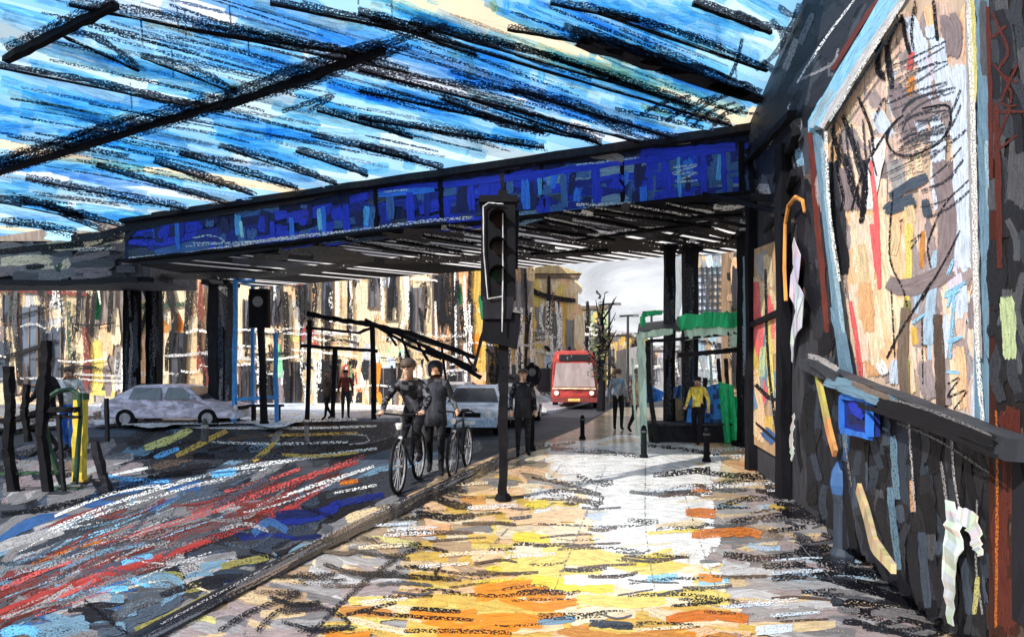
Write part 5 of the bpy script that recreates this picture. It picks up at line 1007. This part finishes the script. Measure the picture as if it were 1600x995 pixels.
# small signal behind
def pole_sign(label, u, vb, vt, box, c, nm='signal_post', z=0.0, r=.05, cat='signal post', circ=False):
    p = obj_at(u, vb, z); Y = p.y; t = thing(nm, label, cat, tuple(p)); sz = lambda v: EYE-(v-HV)/F*Y-z
    m = MB(); m.bar((0, 0, 0), ((box[0]+box[1])/2/F*Y-u/F*Y, 0, sz(vt)), r*2, r*2, 'k', jit=.2, seg=9); m.lathe([(r*1.8, 0), (r*1.6, .08), (r, .12)], 'k', seg=8); m.build('pole', PMK, t)
    a, b_ = (box[0]-u)/F*Y, (box[1]-u)/F*Y; m = MB()
    m.box(a, b_, -.12, .1, sz(box[3]), sz(box[2]), c, tx=.01); hb = m.build('signal_box', PMK, t)
    m = MB(); m.tube([((a+b_)/2, -.12, sz((box[2]*2+box[3])/3)), ((a+b_)/2, -.16, sz((box[2]*2+box[3])/3))], abs(b_-a)*.28, 'g1', seg=12); m.build('lens', GL, hb)
    if circ:
        m = MB(); rr = abs(b_-a)*.62; m.tube([((a+b_)/2+rr*math.cos(q*PI/8), -.14, sz((box[2]+box[3])/2)+rr*1.2*math.sin(q*PI/8)) for q in range(16)], .018, 'k', seg=5, close=True, jit=.3); m.build('hoop', PMK, hb)
    return t
pole_sign('short black signal with looped box behind the person in the brown cap', 831, 704, 566, (820, 842, 572, 600), 'k', circ=True)
pole_sign('black box signal on a leaning pole on the far pavement inside the blue frame', 413, 662, 452, (391, 421, 452, 512), 'k', z=0.012, r=.09)
# lamp posts far down the street
for u, vb, vt, lb_ in ((981, 636, 494, 'slim grey T-topped lamp post far down the street'), (1018, 640, 488, 'thin lamp post with side arm behind the green stall frame'), (952, 640, 476, 'black lamp post beside the dark tree down the street')):
    p = obj_at(u, vb, -.12); Y = p.y; t = thing('street_lamp', lb_, 'street lamp', tuple(p)); zt = EYE-(vt-HV)/F*Y+.12; m = MB()
    m.tube([(0, 0, 0), (0, 0, 1), (0, 0, zt)], [.13, .09, .06], 'g1', seg=7, jit=.15); m.build('pole', PMK, t)
    m = MB(); m.tube([(-.45, 0, zt), (0, 0, zt+.03), (.5, 0, zt+.05)], .06, 'g1', seg=6); m.build('arm', PMK, t)
    m = MB(); m.box(.25, .6, -.08, .08, zt-.02, zt+.1, 'g3', tx=.04); m.build('lamp_head', PMF, t)
# bollards
bol = None
for u, vb, vt, lb_ in ((910, 686, 648, 'black bollard in front of the red bus'), (1006, 716, 664, 'tall black bollard standing in the pavement before the green stall'), (1104, 722, 668, 'black bollard nearest the stall counter')):
    p = obj_at(u, vb); h = (vb-vt)/F*p.y
    if bol is None:
        t = bol = thing('bollard', lb_, 'bollard', tuple(p), 0, 'black bollards at the end of the pavement'); m = MB()
        m.lathe([(.085, 0), (.085, .06), (.06, .1), (.055, .5), (.065, .54), (.065, .6), (.05, .63), (.05, .66), (.02, .7)], 'k', seg=10); m.build('post', PMK, t)
        m = MB(); m.lathe([(.066, .55), (.068, .57), (.066, .59)], 'g2', seg=10); m.build('band', PMF, t); t.scale = (1, 1, h/.7)
    else:
        c = dup(bol, tuple(p), label=lb_); c.scale = (1, 1, h/.7)
# dark street tree
p = obj_at(938, 642, -.12); t = thing('street_tree', 'dark slender street tree beyond the red bus', 'tree', tuple(p)); m = MB()
m.tube([(0, 0, 0), (.1, 0, 1.2), (0, 0, 2.6), (.15, 0, 3.8), (.1, 0, 4.6)], [.22, .17, .13, .08, .03], 'k', seg=7, jit=.2)
for i in range(12):
    z = R.uniform(1.8, 4.4); a = R.uniform(0, 2*PI); m.tube([(.05, 0, z), (.5*math.cos(a), .5*math.sin(a), z+.6), (.8*math.cos(a), .8*math.sin(a), z+1.2)], [.06, .04, .015], 'k', seg=5)
m.build('trunk', PMK, t); m = MB()
for i in range(420):
    z = R.gauss(3.0, 1.0); a = R.uniform(0, 2*PI); rr = abs(R.gauss(0, .28)); c_ = Vector((rr*math.cos(a), rr*math.sin(a), max(1.6, z))); s_ = R.uniform(.08, .2)
    ax = Vector((R.gauss(0, 1), R.gauss(0, 1), R.gauss(0, 1))).normalized(); b_ = ax.orthogonal().normalized(); m.quad([c_-ax*s_, c_+b_*s_*.4, c_+ax*s_, c_-b_*s_*.4], R.choice([COL['k2'], COL['k2'], COL['g1'], lin((.25, .28, .2)), lin((.5, .5, .32))]))
m.build('crown', PMF, t)

# ================================================================== market stall
p = obj_at(1082, 693); Y0 = p.y
st_ = thing('market_stall', 'market stall with pale green frame, dark green fascia and blue tarpaulins at right', 'market stall', tuple(p))
def S(u, v, dy=0.0): return Vector(((u-CU)/F*(Y0+dy)-p.x, dy, EYE-(v-HV)/F*(Y0+dy)))
def sbar(pts, w, c, nm, dy=0.0, mat=PM, jit=.25, d=None):
    m = MB()
    for a, b_ in zip(pts, pts[1:]): m.bar(S(*a, dy), S(*b_, dy), w, d or w, c, jit=jit, seg=7, up=(0, 1, 0))
    return m.build(nm, mat, st_)
sbar([(1000, 520), (1003, 580), (1006, 690)], .16, lin((.86, .98, .9)), 'post', .1); sbar([(1012, 532), (1014, 600), (1026, 692)], .1, 'k', 'post', .05); sbar([(998, 524), (1050, 518)], .15, lin((.86, .98, .9)), 'fascia', .0)
sbar([(1072, 522), (1110, 517), (1152, 514)], .24, lin((.86, .98, .9)), 'fascia', -.02); sbar([(1062, 505), (1110, 499), (1148, 500)], .34, lin((.2, .8, .52)), 'fascia', -.05); sbar([(1005, 510), (1004, 494), (1012, 490), (1034, 488)], .1, lin((.2, .8, .52)), 'bracket', -.02)
sbar([(1012, 533), (1060, 530), (1150, 520)], .07, 'k', 'beam', -.1); sbar([(1060, 555), (1105, 551), (1156, 546)], .11, 'k', 'beam', -.1); sbar([(1075, 496), (1150, 492)], .05, 'k', 'beam', -.1); sbar([(1150, 500), (1146, 520), (1150, 545)], .16, lin((.86, .98, .9)), 'bracket', -.06)
sbar([(1110, 555), (1112, 600), (1110, 640)], .05, lin((.86, .98, .9)), 'post', 1.0); sbar([(1122, 560), (1125, 600), (1126, 640)], .07, 'k', 'post', .6); sbar([(1134, 560), (1138, 620)], .08, 'k', 'post', .6); sbar([(1102, 590), (1098, 640), (1092, 692)], .09, 'k', 'post', .2)
sbar([(988, 560), (992, 640), (996, 680)], .05, lin((.86, .98, .9)), 'post', .3)
def cloth(pts, c, nm, dy, c2=None):
    m = MB(); n = 9
    (a, b_, c_, d_) = pts; g_ = []
    for i in range(n+1):
        for j in range(n+1):
            u = i/n; v = j/n; q0 = [a[k]*(1-u)+b_[k]*u for k in (0, 1)]; q1 = [d_[k]*(1-u)+c_[k]*u for k in (0, 1)]
            g_.append(S(q0[0]*(1-v)+q1[0]*v, q0[1]*(1-v)+q1[1]*v, dy+.07*math.sin(u*11+v*2)*(.4+v)))
    b0 = len(m.v); m.v += g_
    for i in range(n):
        for j in range(n): m.face((b0+i*(n+1)+j, b0+(i+1)*(n+1)+j, b0+(i+1)*(n+1)+j+1, b0+i*(n+1)+j+1), (c2 if c2 and R.random() < .3 else c))
    return m.build(nm, PMF, st_)
cloth([(1000, 596), (1038, 612), (1034, 626), (1006, 630)], lin((.28, .6, .97)), 'tarpaulin', .25, 'bl4'); cloth([(1078, 612), (1124, 598), (1128, 672), (1072, 660)], lin((.28, .6, .97)), 'tarpaulin', .3, 'bl4'); cloth([(1124, 604), (1150, 640), (1146, 690), (1118, 680)], lin((.28, .6, .97)), 'tarpaulin', .35, 'st')
cloth([(1122, 596), (1146, 602), (1154, 690), (1132, 692)], lin((.2, .8, .52)), 'green_cloth', .05); cloth([(1146, 618), (1160, 622), (1160, 660), (1148, 660)], lin((.2, .8, .52)), 'green_cloth', .1); cloth([(1052, 606), (1066, 600), (1064, 622), (1052, 622)], 'bl4', 'tarpaulin', .2)
m = MB(); m.box(S(1020, 0).x, S(1196, 0).x, .15, .9, 0, .42, 'k2', tx=.04); m.box(S(1016, 0).x, S(1200, 0).x, .08, .95, .42, .48, 'g1'); m.box(S(1062, 0).x, S(1150, 0).x, 1.1, 1.3, .0, 1.05, 'cr2'); m.build('counter', PMK, st_)
m = MB(); a = S(998, 508, 1.4); b_ = S(1160, 490, 1.4); m.hexa([S(996, 522, -.05), S(1158, 508, -.05), b_+Vector((0, 0, 0)), a], [S(996, 518, -.05), S(1158, 504, -.05), b_+Vector((0, 0, .05)), a+Vector((0, 0, .05))], 'g2'); m.build('awning', PM, st_)
# blue crate and grey bag beside the stall
p2 = obj_at(1196, 706); t = thing('blue_crate', 'tilted pale blue crate on the ground between the stall and the shop front', 'crate', tuple(p2), .5); m = MB()
m.box(-.26, .26, -.2, .2, 0, .3, 'st', tx=-.03); m.build('body', PM, t); m = MB()
for y in (-.215, .215): m.box(-.28, .28, y-.015, y+.015, .24, .32, 'bl4'); m.box(-.2, .2, y-.012, y+.012, .08, .12, 'bl4')
for x in (-.285, .285): m.box(x-.015, x+.015, -.2, .2, .24, .32, 'bl4')
m.build('rim', PM, t)

# ================================================================== vehicles
def lamp_set(t, pts, c, r, nm, axis=(0, -1, 0)):
    for q in pts: m = MB(); q = Vector(q); m.tube([q, q+Vector(axis)*.04], [r, r*.9], c, seg=10); m.build(nm, GL if c == 'k' else PMF, t)
def car(label, loc, rz, c, c2, L=4.2, Wd=1.74, H=1.45):
    """faces -Y"""
    t = thing('parked_car', label, 'car', loc, rz); f = L/4.2; hw = Wd/2
    prof = [(-2.1, .3), (-2.12, .55), (-2.05, .72), (-1.15, .9), (-.55, 1.38), (.2, 1.45), (1.1, 1.42), (1.75, .98), (2.05, .9), (2.1, .6), (2.08, .3)]
    prof = [(y*f, z*H/1.45) for y, z in prof]
    def tp(y, z): return 1.0 if z < .95 else 1-.3*(z-.95)/.5
    m = MB(); m.prism(prof, -hw, hw, c, taper=tp); b = m.build('body', PMC, t); bv = b.modifiers.new('bevel', 'BEVEL'); bv.width = .09; bv.segments = 2; bv.limit_method = 'ANGLE'
    def wedge(y0, z0, y1, z1, k, nm):
        a0, a1 = hw*tp(0, z0)*k, hw*tp(0, z1)*k; d = Vector((0, z0-z1, y1-y0)).normalized()*.02
        if d.z < 0: d = -d
        m = MB(); m.hexa([(-a0, y0, z0), (a0, y0, z0), (a1, y1, z1), (-a1, y1, z1)], [Vector(q)+d for q in ((-a0, y0, z0), (a0, y0, z0), (a1, y1, z1), (-a1, y1, z1))], 'g2'); m.build(nm, GL, t)
    wedge(-1.1*f, .93, -.6*f, 1.34, .9, 'windscreen'); wedge(1.7*f, 1.02, 1.16*f, 1.38, .88, 'rear_window')
    for sx in (-1, 1):
        m = MB(); x0 = hw+.004; x1 = hw*tp(0, 1.33)+.006
        for a, b_ in ((-.95, .1), (.18, 1.2)): m.hexa([(sx*(x0-.03), a*f, .95), (sx*(x0-.03), b_*f, .95), (sx*(x1-.03), b_*f-.06, 1.33), (sx*(x1-.03), max(a, -.5)*f+.1, 1.33)], [(sx*(x0+.004), a*f, .95), (sx*(x0+.004), b_*f, .95), (sx*(x1+.006), b_*f-.06, 1.33), (sx*(x1+.006), max(a, -.5)*f+.1, 1.33)], 'g3')
        m.build('side_window', GL, t)
        m = MB(); m.lathe([(.05, 0), (.09, .06), (.05, .12)], c2, seg=8, o=(sx*(hw+.1), -.85*f, .95), sy=.6); m.build('wing_mirror', PMF, t)
        lamp_set(t, [(sx*hw*.72, -2.08*f, .64)], 'w', .11, 'headlight')
        lamp_set(t, [(sx*hw*.8, 2.08*f, .7)], 'rd', .09, 'tail_light', (0, 1, 0))
        for y in (-1.3*f, 1.3*f):
            m = MB(); m.tube([(sx*(hw-.2), y, .31), (sx*(hw+.02), y, .31)], .31, 'k', seg=18); w = m.build('wheel', PMK, t)
            m = MB(); m.tube([(sx*(hw+.015), y, .31), (sx*(hw+.035), y, .31)], [.19, .17], 'g4', seg=12); m.build('rim', PMF, w)
    m = MB(); m.box(-hw*.98, hw*.98, -2.17*f, -2.02*f, .28, .48, c2); m.build('bumper', PMF, t); m = MB(); m.box(-hw*.45, hw*.45, -2.15*f, -2.05*f, .56, .68, 'k'); m.build('grille', PMK, t)
    m = MB(); m.box(-.26, .26, -2.2*f, -2.165*f, .36, .46, 'w'); m.build('number_plate', PMF, t)
    return t
p = obj_at(744, 682, ROADZ); car('pale blue white car facing the camera between the cyclists and the signal pole', p+Vector((-.05, 2.0, 0)), rad(-6), 'lb', 'lb2', 4.1, 1.74, 1.45)
p = obj_at(800, 668, ROADZ); car('second pale car behind the person in the brown cap', p+Vector((0, 2, 0)), rad(-10), 'g5', 'g4')
p = obj_at(243, 668, ROADZ); car('white car crossing side-on behind the guard rail under the bridge', p+Vector((.3, .9, 0)), rad(93), 'lv', 'lb', 4.3)
p = obj_at(700, 652, ROADZ); car('grey car queueing far behind the two cyclists', p+Vector((0, 2, 0)), rad(-8), 'g4', 'g3')
# red bus
p = obj_at(897, 640, ROADZ); t = thing('red_bus', 'red single-deck bus coming up the street toward the bridge', 'bus', tuple(p), rad(-8)); hw = 1.2; Hb = 3.0
m = MB(); m.box(-hw, hw, 0, 10.5, .35, Hb, 'rd', tx=.12, ty=.06); b = m.build('body', PMC, t); bv = b.modifiers.new('bevel', 'BEVEL'); bv.width = .38; bv.segments = 4
m = MB(); m.hexa([(-1.05, -.02, 1.15), (1.05, -.02, 1.15), (1.05, .04, 1.15), (-1.05, .04, 1.15)], [(-.9, .03, 2.35), (.9, .03, 2.35), (.9, .08, 2.35), (-.9, .08, 2.35)], 'mv2'); m.build('windscreen', GL, t)
m = MB(); m.box(-.75, .75, -.01, .06, 2.46, 2.78, 'k'); m.build('destination_blind', GL, t); m = MB(); m.box(-1.16, 1.16, -.06, .05, .38, .62, 'rd2'); m.build('bumper', PMF, t)
m = MB(); m.box(-.3, .3, -.075, -.06, .44, .56, 'ye2'); m.build('number_plate', PMF, t)
for x in (-.88, .88):
    lamp_set(t, [(x, -.02, .84)], 'w', .13, 'headlight'); m = MB(); m.tube([(x*1.25, 0, 2.4), (x*1.5, -.25, 2.3), (x*1.5, -.25, 2.0)], [.03, .03, .09], 'k', seg=6); m.build('wing_mirror', PMK, t)
    for y in (2.2, 8):
        m = MB(); m.tube([(math.copysign(hw-.25, x), y, .46), (math.copysign(hw+.01, x), y, .46)], .46, 'k', seg=16); w = m.build('wheel', PMK, t)
        m = MB(); m.tube([(math.copysign(hw, x), y, .46), (math.copysign(hw+.03, x), y, .46)], .24, 'g4', seg=12); m.build('rim', PMF, w)
    for k in range(5): m = MB(); m.box(*sorted((math.copysign(hw-.03, x), math.copysign(hw+.008, x))), .9+k*1.85, 2.5+k*1.85, 1.3, 2.35, 'k2'); m.build('side_window', GL, t)
m = MB(); m.bar((-1.08, -.06, 1.08), (1.08, -.06, 1.06), .05, .06, 'cr', seg=8, jit=.5); m.build('trim', PMF, t)

# ================================================================== left side: guard rail, stands and posts
p = obj_at(98, 768, ROADZ); Yg = p.y
gr = thing('guard_rail', 'black pedestrian guard rail of uneven posts at the left edge', 'railing', tuple(p))
def G(u, v, dy=0): return Vector(((u-98)/F*Yg, dy, EYE-ROADZ-(v-HV)/F*Yg))
for pts, w, c in (([(14, 572), (16, 640), (12, 700), (24, 786)], .1, 'k'), ([(42, 600), (38, 640), (44, 690)], .07, 'k'), ([(72, 532), (70, 600), (64, 680), (76, 770)], .1, 'k'), ([(92, 650), (96, 720), (100, 768)], .05, 'k2'), ([(148, 690), (160, 740), (170, 768)], .09, 'k2'), ([(166, 622), (168, 690)], .045, 'k')):
    m = MB()
    for a, b_ in zip(pts, pts[1:]): m.bar(G(*a), G(*b_), w, w, c, jit=.25, seg=6)
    m.build('post', PMK, gr)
for pts, w, c in (([(-40, 662), (20, 655), (70, 640), (118, 640)], .13, 'k'), ([(-40, 668), (30, 676), (70, 652), (120, 652)], .07, 'k'), ([(-40, 742), (30, 740), (90, 738)], .07, 'gn3'), ([(-40, 660), (100, 648)], .05, 'k2')):
    m = MB()
    for a, b_ in zip(pts, pts[1:]): m.bar(G(*a, .05), G(*b_, .05), w, w*.6, c, jit=.3, seg=8)
    m.build('rail', PMK, gr)
p = obj_at(92, 764, ROADZ); t = thing('cycle_stand', 'dark green hooped cycle stand beside the yellow post at left', 'cycle stand', tuple(p)); Yg2 = p.y
m = MB(); q = [((u-92)/F*Yg2, 0, EYE-ROADZ-(v-HV)/F*Yg2) for u, v in ((98, 756), (76, 700), (68, 650), (74, 622), (90, 612), (110, 608), (124, 616), (126, 650), (122, 700), (118, 756))]
m.tube(q, [.045, .04, .035, .035, .04, .04, .035, .03, .03, .035], 'gn3', seg=8, jit=.2); m.build('hoop', PMF, t)
m = MB(); m.box(-.1, .34, -.06, .06, 0, .03, 'gn3'); m.build('foot', PMF, t)
p = obj_at(124, 752, ROADZ); t = thing('yellow_post', 'bright yellow marker post with dark top beside the cycle stand', 'post', tuple(p)); m = MB(); k_ = p.y/F
m.bar((0, 0, 0), (.02, 0, 128*k_), 15*k_, 12*k_, 'ye', jit=.16, seg=8); m.box(-.09, .11, -.07, .07, -.005, .04, 'oc'); m.build('post', PMF, t); m = MB(); m.box(-.07, .12, -.07, .07, 128*k_, 138*k_, 'gn3', tx=.01); m.build('cap', PMF, t)
# blue framed shelter panel
p = obj_at(398, 660, .012); Ys = p.y; t = thing('shelter', 'open bus shelter drawn in bright blue frame beside the thick bridge column', 'bus shelter', tuple(p)); BS = lambda u, v, dy=0: Vector(((u-398)/F*Ys, dy, EYE-.012-(v-HV)/F*Ys))
for a, b_, w in (((366, 660), (368, 434), .12), ((432, 660), (430, 520), .11), ((366, 436), (398, 438), .1), ((366, 624), (432, 620), .1), ((368, 520), (364, 660), .08)):
    m = MB(); m.bar(BS(*a), BS(*b_), w, w, 'sk3', jit=.3, seg=8, up=(0, 1, 0)); m.build('frame', PMF, t)
m = MB(); m.bar(BS(366, 436, 0), BS(366, 436, 1.4), .1, .1, 'sk3'); m.bar(BS(366, 655, 1.4), BS(366, 436, 1.4), .1, .1, 'sk3'); m.build('frame', PMF, t)
m = MB(); a = BS(372, 640); m.box(BS(375, 0).x, BS(428, 0).x, .5, .9, .5, .58, 'k2'); m.box(BS(380, 0).x, BS(384, 0).x, .6, .8, 0, .5, 'k'); m.box(BS(420, 0).x, BS(424, 0).x, .6, .8, 0, .5, 'k'); m.build('bench', PMK, t)
# black pitched canopy on posts in front of the terrace
p = obj_at(600, 656, .012); Yc = p.y; t = thing('entrance_canopy', 'black skeletal canopy of sloping girders on posts before the cream terrace', 'canopy', tuple(p)); CN = lambda u, v, dy=0: Vector(((u-600)/F*Yc, dy, EYE-.012-(v-HV)/F*Yc))
for pts, w in (([(480, 490), (520, 498), (572, 506), (640, 520), (742, 558)], .16), ([(570, 500), (640, 530), (745, 578)], .13), ([(470, 540), (540, 545), (590, 548)], .11), ([(576, 502), (640, 540), (690, 560)], .1), ([(664, 548), (700, 560), (752, 590)], .15), ([(478, 512), (560, 520), (580, 512)], .09)):
    m = MB()
    for a, b_ in zip(pts, pts[1:]): m.bar(CN(*a), CN(*b_), w, w, 'k', jit=.35, seg=7, up=(0, 1, 0))
    m.build('girder', PMK, t)
for a, b_, w in (((585, 655), (582, 505), .15), ((620, 540), (604, 518), .08), ((640, 560), (626, 522), .08), ((670, 565), (648, 530), .08), ((520, 652), (524, 545), .13), ((480, 655), (484, 500), .12), ((700, 620), (690, 540), .08)):
    m = MB(); m.bar(CN(*a), CN(*b_), w, w, 'k', jit=.25, seg=7); m.build('post', PMK, t)
m = MB(); m.hexa([CN(572, 506, 0), CN(742, 560, 0), CN(742, 560, 2), CN(572, 506, 2)], [CN(572, 502, 0), CN(742, 556, 0), CN(742, 556, 2), CN(572, 502, 2)], 'g2'); m.build('roof', PM, t)
# short posts on the road edge
for u, vb, vt, lb_, c in ((320, 690, 655, 'stubby dark post at the road edge behind the white lines', 'g2'),):
    p = obj_at(u, vb, ROADZ); t = thing('marker_post', lb_, 'post', tuple(p)); m = MB(); m.lathe([(.1, 0), (.09, .3), (.07, .55), (.03, .62)], c, seg=8); m.build('post', PMF, t); m = MB(); m.lathe([(.093, .36), (.09, .42), (.088, .45)], 'g4', seg=8); m.build('band', PMF, t)
